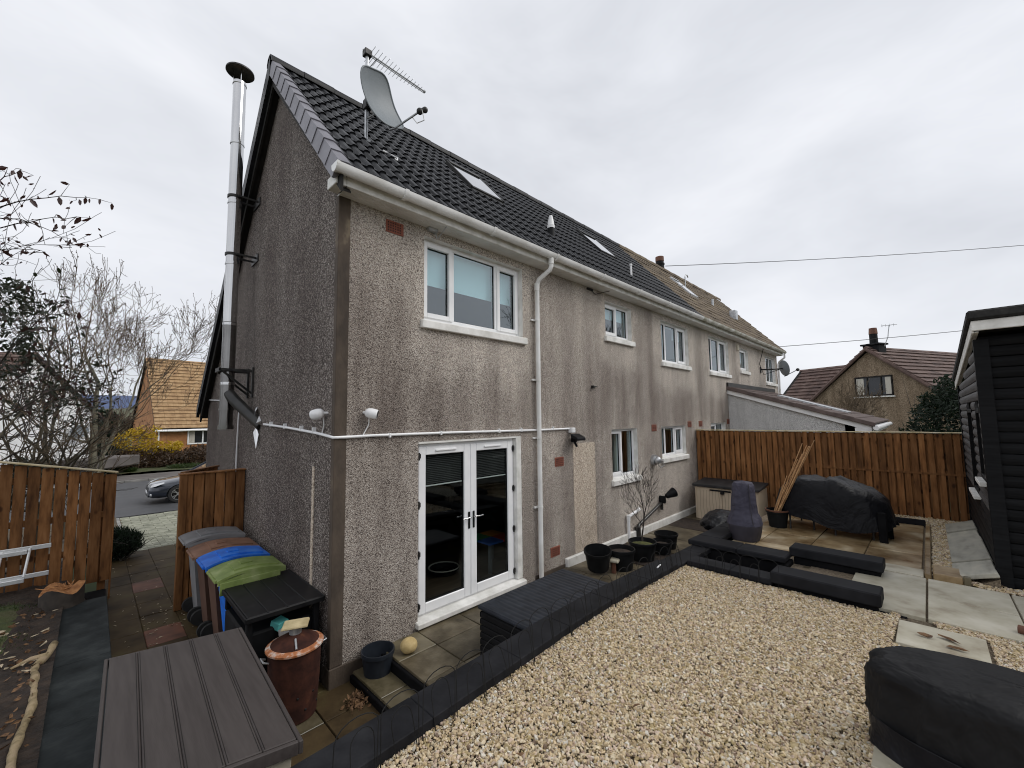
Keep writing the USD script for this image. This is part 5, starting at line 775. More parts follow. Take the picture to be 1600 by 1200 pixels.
def loft(secs, n=48, p=3.0, wr=0.0, seed=0, c=(0, 0)):
    """Draped cover: superellipse sections (z, rx, ry, dx, dy) with folds growing towards the hem."""
    t = np.arange(n) * 2 * PI / n; ct, s_ = np.cos(t), np.sin(t); k = 1 / (np.abs(ct) ** p + np.abs(s_) ** p) ** (1 / p); V = []
    secs = np.array(secs, float); m_ = len(secs); fine = np.linspace(0, m_ - 1, 4 * (m_ - 1) + 1); secs = np.stack([np.interp(fine, np.arange(m_), secs[:, q]) for q in range(5)], 1)
    for i, (z, rx, ry, dx, dy) in enumerate(secs):
        q = np.c_[ct * 3 + seed, s_ * 3, 0 * t + z * 2.2]; q2 = np.c_[ct * 4.5 + z * 3.5, s_ * 4.5 + z * 2.0, 0 * t + z * 1.2 + seed]
        f = 1 + (wr * (meshkit.fbm(q, 4, seed) - .5) * 2 + wr * 1.6 * (.25 - np.sqrt(np.abs(meshkit.fbm(q2, 2, seed + 5) - .5)))) * min(1, i / 9)
        V.append(np.c_[c[0] + dx + rx * ct * k * f, c[1] + dy + ry * s_ * k * f, z + .02 * wr * 8 * (meshkit.fbm(q * 1.7 + 9, 3, seed + 1) - .5)])
    V = np.vstack(V); F = []
    for i in range(len(secs) - 1):
        for j in range(n): A, B, C_, D = i * n + j, i * n + (j + 1) % n, (i + 1) * n + (j + 1) % n, (i + 1) * n + j; F += [(A, C_, B), (A, D, C_)]
    return TM(V, F)
cv = thing('covered_chiminea', 'tall garden heater under a purple-grey fitted cover inside the black wall', 'covered heater', (5.2, -2.28, .56)); cc = (5.27, -2.28); zz = up(5.27)
obj('cover', cat(loft([(zz + .86, .001, .001, 0, 0), (zz + .86, .05, .05, 0, 0), (zz + .845, .12, .12, 0, 0), (zz + .80, .145, .145, 0, 0), (zz + .7, .155, .15, 0, 0), (zz + .58, .165, .16, 0, 0), (zz + .48, .17, .165, .0, 0), (zz + .40, .18, .17, 0, 0), (zz + .33, .215, .205, 0, 0), (zz + .28, .225, .215, 0, 0), (zz + .235, .235, .225, 0, 0)], 64, 2.6, .06, 3, cc)), 'cover_purple', cv, 60)
obj('hem', loft([(zz + .24, .229, .22, 0, 0), (zz + .22, .232, .222, 0, 0), (zz + .1, .215, .205, 0, 0), (zz + .01, .195, .185, 0, 0)], 64, 2.6, .05, 3, cc), 'cover_purple_dark', cv, 60)
obj('seam', tube([(cc[0] - .125, cc[1] - .11, zz + .84), (cc[0] - .135, cc[1] - .122, zz + .6), (cc[0] - .15, cc[1] - .135, zz + .42), (cc[0] - .185, cc[1] - .165, zz + .26)], .006, 6), 'cover_purple_dark', cv)
tbm = thing('tarpaulin', 'black sheet bunched on the corner of the black planter wall', 'tarpaulin', (5.6, -1.7, .5)); m = trimesh.creation.icosphere(4, 1.0); v = m.vertices * (.75 + .5 * meshkit.fbm(m.vertices * 1.7 + 3, 4, 5))[:, None]; obj('sheet', TM(v * [.55, .24, .16] + [6.05, -1.66, .60], m.faces), 'cover_black', tbm, True)
cb = thing('covered_table_set', 'garden table and chairs under a draped black waterproof cover by the fence', 'covered furniture', (7.0, -3.1, .5))
n = 96; t = np.arange(n) * 2 * PI / n; rings = [0, .2, .4, .6, .8, .92, 1.0, 1.05, 1.09, 1.12, 1.135, 1.15]; V = []; ct, s_ = np.cos(t), np.sin(t); kk = 1 / (np.abs(ct) ** 3 + np.abs(s_) ** 3) ** (1 / 3); base = up(7.0)
for i, rr in enumerate(rings):
    xx_ = .48 * ct * kk * min(rr, 1.0); yy_ = .72 * s_ * kk * min(rr, 1.0)
    ztop = .72 + .16 * np.exp(-((yy_ + .10) / .20) ** 2 - (xx_ / .45) ** 2) + .10 * np.exp(-((yy_ - .35) / .3) ** 2) - .13 * np.clip(-yy_ - .35, 0, 1) - .12 * np.clip((rr - .8) / .2, 0, 1) + .22 * (np.abs(meshkit.fbm(np.c_[xx_ * 3, yy_ * 3, 0 * xx_], 3, 4) - .5)) * -1 + .03
    if rr > 1.0:
        dz = (rr - 1.0) / .15; hem = .17 + .12 * np.sin(t * 3 + .6) * .5 + .18 * (meshkit.fbm(np.c_[ct * 2, s_ * 2, 0 * t], 3, 9) - .5) + .10 * np.clip(s_, 0, 1); f = 1 + dz * (.10 + .16 * (meshkit.fbm(np.c_[ct * 5, s_ * 5, 0 * t + dz], 3, 6) - .5)); xx_ *= f; yy_ *= f; ztop = ztop * (1 - dz) + hem * dz
    V.append(np.c_[6.98 + xx_, -3.12 + yy_, base + ztop])
V = np.vstack(V); F = [(i * n + j, (i + 1) * n + j, (i + 1) * n + (j + 1) % n) for i in range(len(rings) - 1) for j in range(n)] + [(i * n + j, (i + 1) * n + (j + 1) % n, i * n + (j + 1) % n) for i in range(len(rings) - 1) for j in range(n)]
obj('cover', TM(V, F), 'cover_black', cb, 60)
for x, y in ((6.55, -2.6), (6.55, -3.2), (6.6, -3.65), (6.95, -3.75), (7.4, -2.6), (7.4, -3.6), (6.7, -2.9)): obj('leg', tube([(x, y, base - .01), (x + .03, y, base + .5)], .014, 8), 'dark_metal', cb)
obj('chair_leg', bx(6.5, 6.56, -3.82, -3.72, base, base + .45, .01), 'wall_black', cb); obj('chair_leg', bx(6.9, 6.96, -3.86, -3.78, base, base + .45, .01), 'wall_black', cb)
pot('dark terracotta-rimmed pot holding the bamboo canes', (6.55, -2.42, up(6.5)), .17, .28, 'pot_black', 'soil'); cn = thing('bamboo_canes', 'bundle of tan bamboo canes leaning from a pot', 'canes', (6.55, -2.45, .6)); rng = np.random.default_rng(61)
for k in range(26):
    a = np.array([6.55 + rng.normal() * .035, -2.36 - rng.uniform(0, .09), up(6.5) + .22]); L = rng.uniform(1.0, 1.42) if k < 12 else rng.uniform(.45, .72); d = np.array([.02 + rng.normal() * .025, -.44 + rng.normal() * .02 + (.12 if k >= 12 else 0), 1.0]); d /= np.linalg.norm(d)
    obj('cane', tube([a, a + d * L * .5, a + d * L], [.009, .008, .006], 6), 'cane', cn)
pr = lathe([(.172, .265), (.178, .275), (.178, .29), (.165, .292)], (6.55, -2.42, up(6.5)), 30); obj('pot_collar', pr, 'pot_terracotta', stage.GetPrimAtPath('/World/plant_pot_006'), 40)
fp = thing('covered_fire_pit', 'rounded garden grill under a charcoal fabric cover in the near right corner', 'covered grill', (1.3, -4.6, .68)); c = (1.36, -4.62); g0 = up(1.3)
S = [(g0 + .475, .001, .001, 0, 0), (g0 + .47, .1, .2, 0, 0), (g0 + .46, .2, .40, 0, .02), (g0 + .445, .255, .53, 0, .01), (g0 + .425, .282, .58, 0, 0), (g0 + .40, .298, .605, 0, 0), (g0 + .34, .302, .61, 0, 0), (g0 + .27, .305, .615, 0, 0), (g0 + .2, .308, .618, 0, 0), (g0 + .13, .30, .61, 0, 0), (g0 + .07, .30, .605, 0, 0), (g0 + .005, .31, .62, 0, 0)]
obj('cover', loft(S, 96, 2.3, .075, 7, c), 'cover_charcoal', fp, 60); obj('hem', loft([(g0 + .16, .306, .615, 0, 0), (g0 + .155, .312, .622, 0, 0), (g0 + .07, .306, .615, 0, 0), (g0 + .002, .316, .628, 0, 0)], 96, 2.3, .035, 7, c), 'cover_black', fp, 60)
rc = thing('rolled_pipe', 'short brown rod lying on the flagstones at the right edge', 'rod', (3.6, -4.85, .65)); obj('rod', tube([(3.72, -4.76, .64), (3.55, -5.3, .65)], .035, 10), 'pot_terracotta', rc, 40)
# toys and furniture seen through the patio doors
tt = thing('play_table', 'low play table with a blue, green, red and orange top inside the room', 'table', (2.9, .82, .04)); px_, py_ = 2.6, .52
for i, cm in enumerate(('toy_blue', 'toy_green', 'toy_red', 'toy_orange')): a, b = i // 2, i % 2; obj('top_panel', bx(px_ + a * .3 + .003, px_ + a * .3 + .297, py_ + b * .3 + .003, py_ + b * .3 + .297, .48, .51, .006), cm, tt)
for a in (.04, .52): 
    for b in (.04, .52): obj('leg', bx(px_ + a, px_ + a + .05, py_ + b, py_ + b + .05, .04, .48, .006), 'dish_grey', tt)
pb = thing('pet_bed', 'round dark basket with pale rim on the floor inside the left door', 'basket', (2.0, 1.0, .04)); obj('basket', lathe([(.001, .05), (.2, .05), (.22, .12), (.235, .13), (.21, .05), (.001, .045)], (2.2, 1.15, 0), 28), 'cover_black', pb, 40); obj('rim', lathe([(.22, .125), (.232, .14), (.245, .13)], (2.2, 1.15, 0), 28), 'curtain', pb, 40)
# ---------------------------------------------------------------- left bed: ladder, stump, log, litter
la = thing('ladder', 'aluminium ladder section lying on its side against the left fence', 'ladder', (-2.3, 4.6, .4))
for z, y, xe in ((.70, 4.66, -2.10), (.36, 4.5, -2.10)): obj('rail', bx(-4.4, xe, y, y + .03, z - .03, z + .03, .005), 'aluminium', la); obj('rail', bx(-4.4, xe - .22, y - .045, y - .012, z - .065, z - .01, .005), 'aluminium', la)
for k in range(8): x = -2.33 - k * .25; obj('rung', tube([(x + .03, 4.66, .70), (x, 4.5, .36)], .016, 8), 'aluminium', la)
sm = thing('tree_stump', 'freshly cut tree stump with splintered orange top below the left fence', 'stump', (-1.93, 3.85, .05)); t = np.arange(28) * 2 * PI / 28; ro = .2 * (1 + .35 * (meshkit.fbm(np.c_[np.cos(t) * 1.5, np.sin(t) * 1.5, 0 * t], 3, 1) - .4)); cx_, cy_ = -1.93, 3.75
V = np.vstack([np.c_[cx_ + ro * 1.5 * np.cos(t), cy_ + ro * 1.5 * np.sin(t), 0 * t - .1], np.c_[cx_ + ro * np.cos(t), cy_ + ro * np.sin(t), 0 * t + .12], np.c_[cx_ + ro * np.cos(t), cy_ + ro * np.sin(t), .30 + .05 * np.cos(3 * t)]]); F = [(i * 28 + j, i * 28 + (j + 1) % 28, (i + 1) * 28 + (j + 1) % 28) for i in range(2) for j in range(28)] + [(i * 28 + j, (i + 1) * 28 + (j + 1) % 28, (i + 1) * 28 + j) for i in range(2) for j in range(28)]; obj('trunk', TM(V, F), 'twig_dark', sm, 40)
rg_, tg_ = np.meshgrid(np.linspace(0, 1, 9), np.arange(29) * 2 * PI / 28, indexing='ij'); rr_ = np.interp(tg_ % (2 * PI), np.r_[t, 2 * PI], np.r_[ro, ro[0]]) * rg_; X, Y = cx_ + rr_ * np.cos(tg_), cy_ + rr_ * np.sin(tg_); obj('cut_top', grid_mesh(X, Y, .30 + .05 * np.cos(3 * tg_) * rg_ + .09 * (meshkit.fbm(np.stack([X, Y, 0 * X], -1) * 14, 3, 2) - .45) * (1 - rg_ ** 6)), 'sawn_wood', sm)
spl = []; rng = np.random.default_rng(71)
for k in range(22): a = rng.uniform(0, 2 * PI); r_ = rng.uniform(.02, .12); p = np.array([cx_ + r_ * math.cos(a), cy_ + r_ * math.sin(a), .31]); spl.append(tube([p, p + [rng.normal() * .07, rng.normal() * .07, rng.uniform(.0, .07)]], [.012, .003], 4))
obj('splinters', cat(spl), 'sawn_wood', sm)
lg = thing('log_edging', 'long pale branch laid as an edging between the soil and the dark wall top', 'log', (-2, .8, .1)); P = [(-1.93, 2.08, .22), (-1.97, 1.93, .16), (-2.04, 1.78, .16), (-2.02, 1.4, .15), (-2.0, .95, .16), (-2.03, .6, .15), (-2.05, .3, .15), (-2.03, -.1, .16), (-2.0, -.5, .16), (-2.02, -1.0, .15)]
PP = np.array(P); ti = np.linspace(0, len(P) - 1, 60); PI_ = np.stack([np.interp(ti, np.arange(len(P)), PP[:, k]) for k in range(3)], 1); m = tube(PI_, .027 + .004 * np.sin(ti * 5) + rng.normal(size=60) * .002, 14); v = m.vertices + (meshkit.fbm(m.vertices * 18, 3, 3)[:, None] - .5) * .02; obj('branch', TM(v, m.faces), 'log_bark', lg, True); obj('fork', tube([(-1.97, 1.93, .17), (-2.08, 1.98, .16), (-2.2, 1.92, .14)], [.03, .022, .012], 8), 'log_bark', lg, True)
n = 1100; px = rng.uniform(-4, -1.98, n); py = rng.uniform(-1.9, 3.6, n); pz = .06 + .13 * meshkit.fbm(np.c_[px, py, 0 * px] * 2.4, 4, 2) + .05 * meshkit.fbm(np.c_[px, py, 0 * px] * 9, 3, 6); dirs = np.c_[rng.normal(size=(n, 2)), rng.normal(size=n) * .15 + .3]
obj('leaf_litter', cat(leaves(np.c_[px, py, pz], .06, rng, .45, .3, dirs)), 'leaf_litter', None, kind='stuff', label='dead leaves and bark scattered on the dark soil', cat='leaf litter')
n = 90; px = np.r_[rng.normal(-.95, .22, n // 2), rng.uniform(-1.45, -.65, n // 2)]; py = np.r_[rng.normal(3.4, .6, n // 2), rng.uniform(.8, 7, n // 2)]; ch_ = [tf(hull(rng.normal(size=(7, 3)) * [.014, .005, .003]), (x, y, zpath(y) + .006), rz=rng.uniform(0, PI)) for x, y in zip(px, py)]
px = rng.uniform(-2.4, -1.97, 26); ch_ += [tf(hull(rng.normal(size=(7, 3)) * [.025, .009, .005]), (x, y, .17), rz=rng.uniform(0, PI)) for x, y in zip(px, rng.uniform(1.7, 3.6, len(px)))]
obj('wood_chips', cat(ch_), 'chip', None, kind='stuff', label='pale wood chips scattered over the side path', cat='wood chips')
n = 150; px = rng.normal(.12, .07, n); py = rng.normal(-.38, .06, n); obj('dead_leaves', leaves(np.c_[px, py, np.full(n, -.2) + rng.uniform(0, .025, n)], .045, rng, .6, .1), 'leaf_litter', None, kind='stuff', label='little heap of wet brown leaves below the house corner', cat='leaves')
#@@PART4
# ---------------------------------------------------------------- gravel
def pebble_bed(name, label, polys, n_per_m2, size, seed, zoff=0.0):
    rng = np.random.default_rng(seed); pts = []
    for P in polys:
        P = Polygon(P); x0, y0, x1, y1 = P.bounds; n = int((x1 - x0) * (y1 - y0) * n_per_m2); q = np.c_[rng.uniform(x0, x1, n), rng.uniform(y0, y1, n)]; pts.append(q[shapely.contains_xy(P, q[:, 0], q[:, 1])])
    q = np.vstack(pts); n = len(q); path = numbered('/World/' + name); pi = UsdGeom.PointInstancer.Define(stage, path); tones = ['pebble_cream', 'pebble_tan', 'pebble_pink', 'pebble_white', 'pebble_ochre', 'pebble_brown']; targets = []
    for k in range(18):
        rk = np.random.default_rng(500 + k); q_ = rk.normal(size=(15, 3)); q_ /= np.linalg.norm(q_, axis=1, keepdims=True); m = hull(q_ * rk.uniform(.8, 1.1, (15, 1)) * [1.2, .85, .62])
        usdkit.mesh(stage, f'{path}/pebble_{k:03d}', (m.vertices, m.faces), M[tones[k % 6]], 42); targets.append(Sdf.Path(f'{path}/pebble_{k:03d}'))
    pi.CreatePrototypesRel().SetTargets(targets); w = np.array([.34, .27, .14, .08, .12, .05]); pi.CreateProtoIndicesAttr(Vt.IntArray.FromNumpy((rng.choice(6, n, p=w) + 6 * rng.integers(3, size=n)).astype(np.int32)))
    s = size * rng.lognormal(0, .28, n); z = up(q[:, 0]) + zoff - .012 + rng.uniform(-.007, .009, n) + .012 * (meshkit.fbm(np.c_[q * 2.5, 0 * q[:, 0]], 2, 3) - .5)
    pi.CreatePositionsAttr(Vt.Vec3fArray.FromNumpy(np.c_[q, z].astype(np.float32))); pi.CreateScalesAttr(Vt.Vec3fArray.FromNumpy(np.repeat(s[:, None], 3, 1).astype(np.float32)))
    a = rng.normal(size=(n, 4)) * [1, .35, .35, 1]; a /= np.linalg.norm(a, axis=1, keepdims=True); pi.CreateOrientationsAttr(Vt.QuathArray([Gf.Quath(float(r[0]), float(r[1]), float(r[2]), float(r[3])) for r in a]))
    data(pi.GetPrim(), label=label, category='gravel', kind='stuff')
for nme, a, b in (('cream', (.46, .375, .245), (.62, .53, .375)), ('tan', (.39, .29, .165), (.54, .425, .265)), ('pink', (.42, .315, .235), (.57, .455, .36)), ('white', (.50, .46, .38), (.62, .58, .50)), ('ochre', (.28, .21, .095), (.42, .33, .17)), ('brown', (.13, .088, .06), (.26, .18, .12))): pm('pebble_' + nme, a, b, 40, .55, rand=.12)
pebble_bed('gravel', 'pale cream and pink pebbles covering the raised garden', [[(-.86, -2.31), (1.5, -2.10), (3.42, -2.11), (3.42, -3.06), (3.42, -3.97), (3.52, -4.0), (3.52, -4.05), (2.76, -4.02), (2.76, -4.58), (3.36, -4.58), (3.36, -4.3), (3.52, -4.25), (3.52, -6.2), (-.6, -6.2)]], 10500, .0094, 81)
pebble_bed('gravel', 'tan pebbles in the strips below the fence and the leaning flags', [[(8.58, -2.9), (9.38, -2.9), (9.38, -4.75), (8.58, -4.45)], [(5.1, -4.27), (8.55, -4.27), (8.55, -4.5), (5.45, -4.5), (5.1, -4.5)], [(4.95, -4.6), (5.15, -4.5), (5.15, -5.6), (4.95, -5.6)]], 4200, .0145, 82, .012)
rng = np.random.default_rng(83); ch_ = []
for x, y in [(float(a), float(b)) for a, b in zip(rng.uniform(-.3, 2.7, 26), rng.uniform(-3.9, -2.3, 26))] + [(3.05, -4.2), (2.95, -4.38), (.95, -2.7), (.6, -3.0), (2.3, -3.2), (-.2, -2.9), (3.1, -4.33)]: ch_.append(tf(hull(rng.normal(size=(9, 3)) * np.array([.055, .018, .009]) * (rng.uniform(.14, .3) if x < 2.8 else .75)), (x, y, up(x) + .025), rz=rng.uniform(0, PI)))
obj('bark_chips', cat(ch_), 'leaf_litter', None, kind='stuff', label='a few brown bark chips lying on the pale gravel', cat='bark chips')
# ---------------------------------------------------------------- trees and shrubs
def tree(name, label, base, d, L, r, depth, seed, spread, kids, bark, twig, group=None, buds=0, pull=.12, shrink=.7, minr=.004):
    o, tips = branches(base, d, L, r, depth, np.random.default_rng(seed), spread, kids, pull, shrink, minr); t = thing(name, label, 'tree', base, group); obj('trunk', cat(o[0]), bark, t, True)
    if 1 in o: obj('limbs', cat(*[m for k in (1, 2) if k in o for m in o[k]]), bark, t, True)
    fine = [m for k in o if k > 2 for m in o[k]]
    if fine: obj('crown', cat(fine), twig, t, True, kind='stuff')
    if buds: rb = np.random.default_rng(seed); obj('buds', leaves(np.array([p for p, d in tips]), buds, rb, .5, -.8), 'leaf_bronze', t, kind='stuff')
    return t, o, tips
g_ = -.35
tree('bare_tree', 'tall leafless tree with upright budding twigs behind the left fence', (-1.42, 11.0, g_), (.06, .02, 1), 2.75, .12, 6, 15, .66, (1, 3), 'bark_grey', 'twig', pull=.13, shrink=.70, minr=.005, buds=.04)
tree('bare_tree', 'leafless tree leaning left with a pale trunk, left of the tallest bare tree', (-2.15, 10.6, g_), (-.12, 0, 1), 2.1, .09, 4, 23, .55, (1, 3), 'bark', 'twig', pull=.1, shrink=.72, minr=.007)
for i, (x, y, dx, L, r, s, lab) in enumerate(((-2.35, 7.3, .05, 1.5, .062, 31, 'mossy bare trunk rising just behind the middle of the left fence'), (-2.82, 7.6, -.05, 1.4, .05, 37, 'thin bare trunk nearest the left edge behind the fence'), (-1.95, 8.6, .1, 1.3, .07, 41, 'short bare trunk right of the mossy one behind the fence'))):
    tree('bare_sapling', lab, (x, y, g_), (dx, 0, 1), L, r, 3, s, .55, (2, 3), 'bark', 'twig', None, pull=.03, shrink=.72, minr=.005)
# broad-leaved evergreen with bronze young leaves, hanging in from the left
t, o, tips = tree('evergreen_shrub', 'dark evergreen tree with bronze young leaves at the left edge', (-3.55, 6.3, g_), (-.06, -.05, 1), 2.3, .10, 5, 52, .55, (1, 3), 'bark', 'twig_dark', pull=.05, shrink=.74, minr=.004)
rng = np.random.default_rng(53); T = np.array([p for p, d in tips]); D = np.array([d for p, d in tips]); idx = np.repeat(np.arange(len(T)), 2); P = T[idx] - D[idx] * rng.uniform(0, .32, len(idx))[:, None] + rng.normal(size=(len(idx), 3)) * .035; low = (P[:, 2] < 5.0) & (P[:, 2] > 2.4)
bl = np.array([-3.05, 5.9, 4.0]); n = 3000; q = rng.normal(size=(n, 3)); q /= np.linalg.norm(q, axis=1, keepdims=True); q *= rng.uniform(.55, 1, n)[:, None] ** .5; cl = bl + q * [.62, .6, .95]; keep = meshkit.fbm(cl * 2.4, 3, 7) > .5; cl = cl[keep]
obj('leaves', leaves(np.vstack([P[low], cl]), .082, rng, .42, .35), 'leaf_laurel', t, kind='stuff'); b2 = (rng.uniform(size=len(P)) < .42) & (P[:, 2] > 2.6); obj('young_leaves', leaves(P[b2] + rng.normal(size=(b2.sum(), 3)) * .04, .085, rng, .42, .4), 'leaf_bronze', t, kind='stuff')
ob = thing('overhanging_branch', 'long arching twigs with sparse bronze leaves against the sky at top left', 'branch', (-3.2, 5.6, 5)); rng = np.random.default_rng(54); lp = []
for a, b, c in (((-3.6, 6.0, 5.3), (-2.6, 5.2, 6.05), (-1.85, 4.62, 5.93)), ((-3.6, 6.0, 5.2), (-2.7, 5.3, 5.95), (-2.12, 4.98, 5.18)), ((-3.6, 6.1, 5.1), (-2.75, 5.4, 5.55), (-2.1, 5.0, 5.7)), ((-3.6, 6.0, 4.9), (-2.7, 5.4, 5.2), (-2.4, 5.1, 5.05)), ((-3.7, 6.1, 5.5), (-2.8, 5.5, 6.3), (-2.75, 5.5, 6.42))):
    a, b, c = map(np.array, (a, b, c)); P = [(1 - s) ** 2 * a + 2 * s * (1 - s) * b + s * s * c for s in np.linspace(0, 1, 12)]; P = [p + rng.normal(size=3) * .012 for p in P]; obj('twig', tube(P, np.linspace(.013, .003, 12), 5), 'twig_dark', ob, True)
    for k in range(4, 12):
        for e in range(2):
            q = P[k] + rng.normal(size=3) * .02; w = q + rng.normal(size=3) * [.13, .13, .1]
            if e == 0: obj('side_twig', tube([P[k], (P[k] + w) / 2 + rng.normal(size=3) * .01, w], [.005, .004, .002], 4), 'twig_dark', ob)
            if rng.uniform() < .85: lp.append(w if e == 0 else q)
obj('leaves', leaves(np.array(lp), .12, rng, .42, 1.3), 'leaf_bronze', ob, kind='stuff')
def bush(name, label, c, r, n, size, leafmat, seed, cutoff=.46, freq=1.6, aspect=.5, stem='twig', cat_='shrub', up_dir=None, flat=0.0):
    rng = np.random.default_rng(seed); t = thing(name, label, cat_, (c[0], c[1], c[2] - r[2])); q = rng.normal(size=(n, 3)); q /= np.linalg.norm(q, axis=1, keepdims=True); q *= rng.uniform(.25, 1, n)[:, None] ** .4; q *= (.78 + .5 * meshkit.fbm(q * 1.7 + seed, 3, seed))[:, None]; P = np.array(c) + q * np.array(r); P = P[meshkit.fbm(P * freq / max(r[0], .3), 3, seed + 1) > cutoff]
    dirs = (q[:len(P)] * .6 + [0, 0, .8]) if up_dir else None; obj('foliage', leaves(P, size, rng, aspect, .0, dirs), leafmat, t, kind='stuff')
    st_ = [];
    for k in range(14): d = rng.normal(size=3) * [.6, .6, .2] + [0, 0, 1]; b0_ = np.array([c[0], c[1], c[2] - r[2]]) + rng.normal(size=3) * [r[0] * .3, r[1] * .3, 0]; st_.append(tube([b0_, b0_ + d * r[2] * .8, b0_ + d * r[2] * 1.5 + rng.normal(size=3) * .1 * r[0]], [.014 * max(1, r[2]), .008 * max(1, r[2]), .003], 5))
    obj('stems', cat(st_), stem, t); return t
bush('small_conifer', 'small spiky dark conifer beside the path by the left fence end', (-1.32, 7.35, -.02), (.42, .36, .28), 5200, .10, 'leaf_conifer', 91, .36, 1.0, .14, 'twig_dark', 'conifer', True)
bush('forsythia', 'yellow flowering forsythia bush across the road', (.75, 31.4, .95), (1.75, 1.0, 1.15), 7000, .13, 'leaf_yellow', 92, .42, 1.2, .6)
bush('brown_hedge', 'brown twiggy hedge left part across the road, below the forsythia', (.3, 30.9, -.05), (2.4, .9, .8), 9000, .17, 'leaf_hedge', 93, .33, 1.0, .4); bush('brown_hedge', 'brown twiggy hedge in front of the orange house', (3.8, 29.6, -.1), (2.6, .9, .85), 11000, .17, 'leaf_hedge', 94, .33, 1.0, .4); bush('brown_hedge', 'dark hedge behind the bare trees across the road', (-2.4, 31, .2), (2.2, 1.0, 1.3), 8000, .2, 'leaf_dark', 95, .36, 1.0, .45)
bush('dark_evergreen', 'dark green evergreen bush between the far fence and the shed', (18.6, -5.3, 1.6), (1.55, 1.5, 1.95), 16000, .15, 'leaf_conifer', 96, .40, 1.5, .35, 'twig_dark', 'bush'); 
bush('laurel_hedge', 'olive green hedge beside the white house across the road', (-4.2, 25.5, .1), (1.4, .8, .8), 6000, .15, 'leaf_dark', 97, .36, 1.2, .5)
rng = np.random.default_rng(98); tuft = []
for cx_, cy_, rr_ in ((-.9, 28.4, .5), (2.3, 28.2, .8), (-.2, 28.1, .3)): n = 1300; a = rng.uniform(0, 2 * PI, n); r_ = rr_ * np.sqrt(rng.uniform(size=n)); tuft.append(leaves(np.c_[cx_ + r_ * np.cos(a), cy_ + r_ * np.sin(a) * .5, np.full(n, -.38)], .22, rng, .1, -1.5))
obj('grass_tufts', cat(tuft), 'leaf_grass', None, kind='stuff', label='green grass tufts on the verge across the road', cat='grass')
tree('bare_shrub', 'thin bare shrub in front of the far brown gable', (21.2, -1.2, .3), (0, -.1, 1), 1.3, .05, 5, 61, .6, (2, 3), 'twig', 'twig', pull=.06, shrink=.75, minr=.006)
tree('bare_tree', 'big bare tree past the shed, only its twigs near the right edge', (21.0, -13.2, 0), (.05, -.02, 1), 4.2, .3, 6, 66, .5, (2, 4), 'bark', 'twig_dark', pull=.08, shrink=.72, minr=.012)
# far treeline: individual rounded winter trees on the rise behind
rng = np.random.default_rng(99)
for k in range(7):
    x, y = -24 + k * 8 + rng.uniform(-2, 2), 115 + rng.uniform(-10, 25); bush('distant_tree', 'bare winter tree on the far field beyond the road', (x, y, 1.4), (4.2, 3.5, 3.6), 2200, .9, 'leaf_dark' if k % 2 else 'leaf_hedge', 100 + k, .42, 1.2, .5, 'twig', 'tree').SetCustomDataByKey('group', 'winter trees on the far field')
# ---------------------------------------------------------------- houses beyond
def hut(name, label, o, ang, w, l, he, hr, wall, roofm, tilec, gable_over=.15, base=-1.0):
    """Gabled house: o = middle of the front gable foot, ang = direction of the ridge, w across, l along the ridge."""
    t = thing(name, label, 'house', o); ex = np.array([math.cos(ang - PI / 2), math.sin(ang - PI / 2), 0]); ey = np.array([math.cos(ang), math.sin(ang), 0]); F_ = lambda m: frame(m, o, ex, ey, [0, 0, 1]); h = w / 2
    obj('wall', F_(prism([(-h, base), (h, base), (h, he), (0, hr - .1), (-h, he)], l, 'y', 0.0)), wall, t); r = obj('roof', F_(prism([(-h - .3, he - .3 * (hr - he) / h), (0, hr), (h + .3, he - .3 * (hr - he) / h), (h + .3, he - .3 * (hr - he) / h + .12), (0, hr + .14), (-h - .3, he - .3 * (hr - he) / h + .12)], l + 2 * gable_over, 'y', -gable_over)), 'timber_dark', t)
    S = math.hypot(h + .3, (hr - he) * (h + .3) / h); n = int(S / tilec[1]); m_ = int((l + .3) / tilec[0]); ms = []; rng = np.random.default_rng(3)
    for sgn in (-1, 1):
        es_ = np.array([-sgn * (h + .3), 0, (hr - he) * (h + .3) / h]); es_ /= np.linalg.norm(es_); nn_ = np.array([sgn * es_[2], 0, abs(es_[0])])
        for j in range(n):
            for i in range(m_):
                oo = np.array([sgn * (h + .3), -gable_over + i * tilec[0], he - .3 * (hr - he) / h + .13]) + es_ * (j * S / n) + nn_ * (.02 + rng.uniform(0, .012)); b = bx(.004, tilec[0] - .004, 0, S / n + .05, .0, .06, 0)
                sh = np.asarray(b.vertices).copy(); sh[:, 2] -= .07 * sh[:, 1] / (S / n); ms.append(frame(TM(sh, b.faces), oo, [0, 1, 0], es_, nn_))
    obj('roof_tiles', F_(cat(ms)), roofm, r, kind='stuff')
    obj('ridge', F_(prism([(-.14, hr + .1), (0, hr + .22), (.14, hr + .1)], l + 2 * gable_over, 'y', -gable_over)), roofm, r)
    return t, F_, ex, ey, r
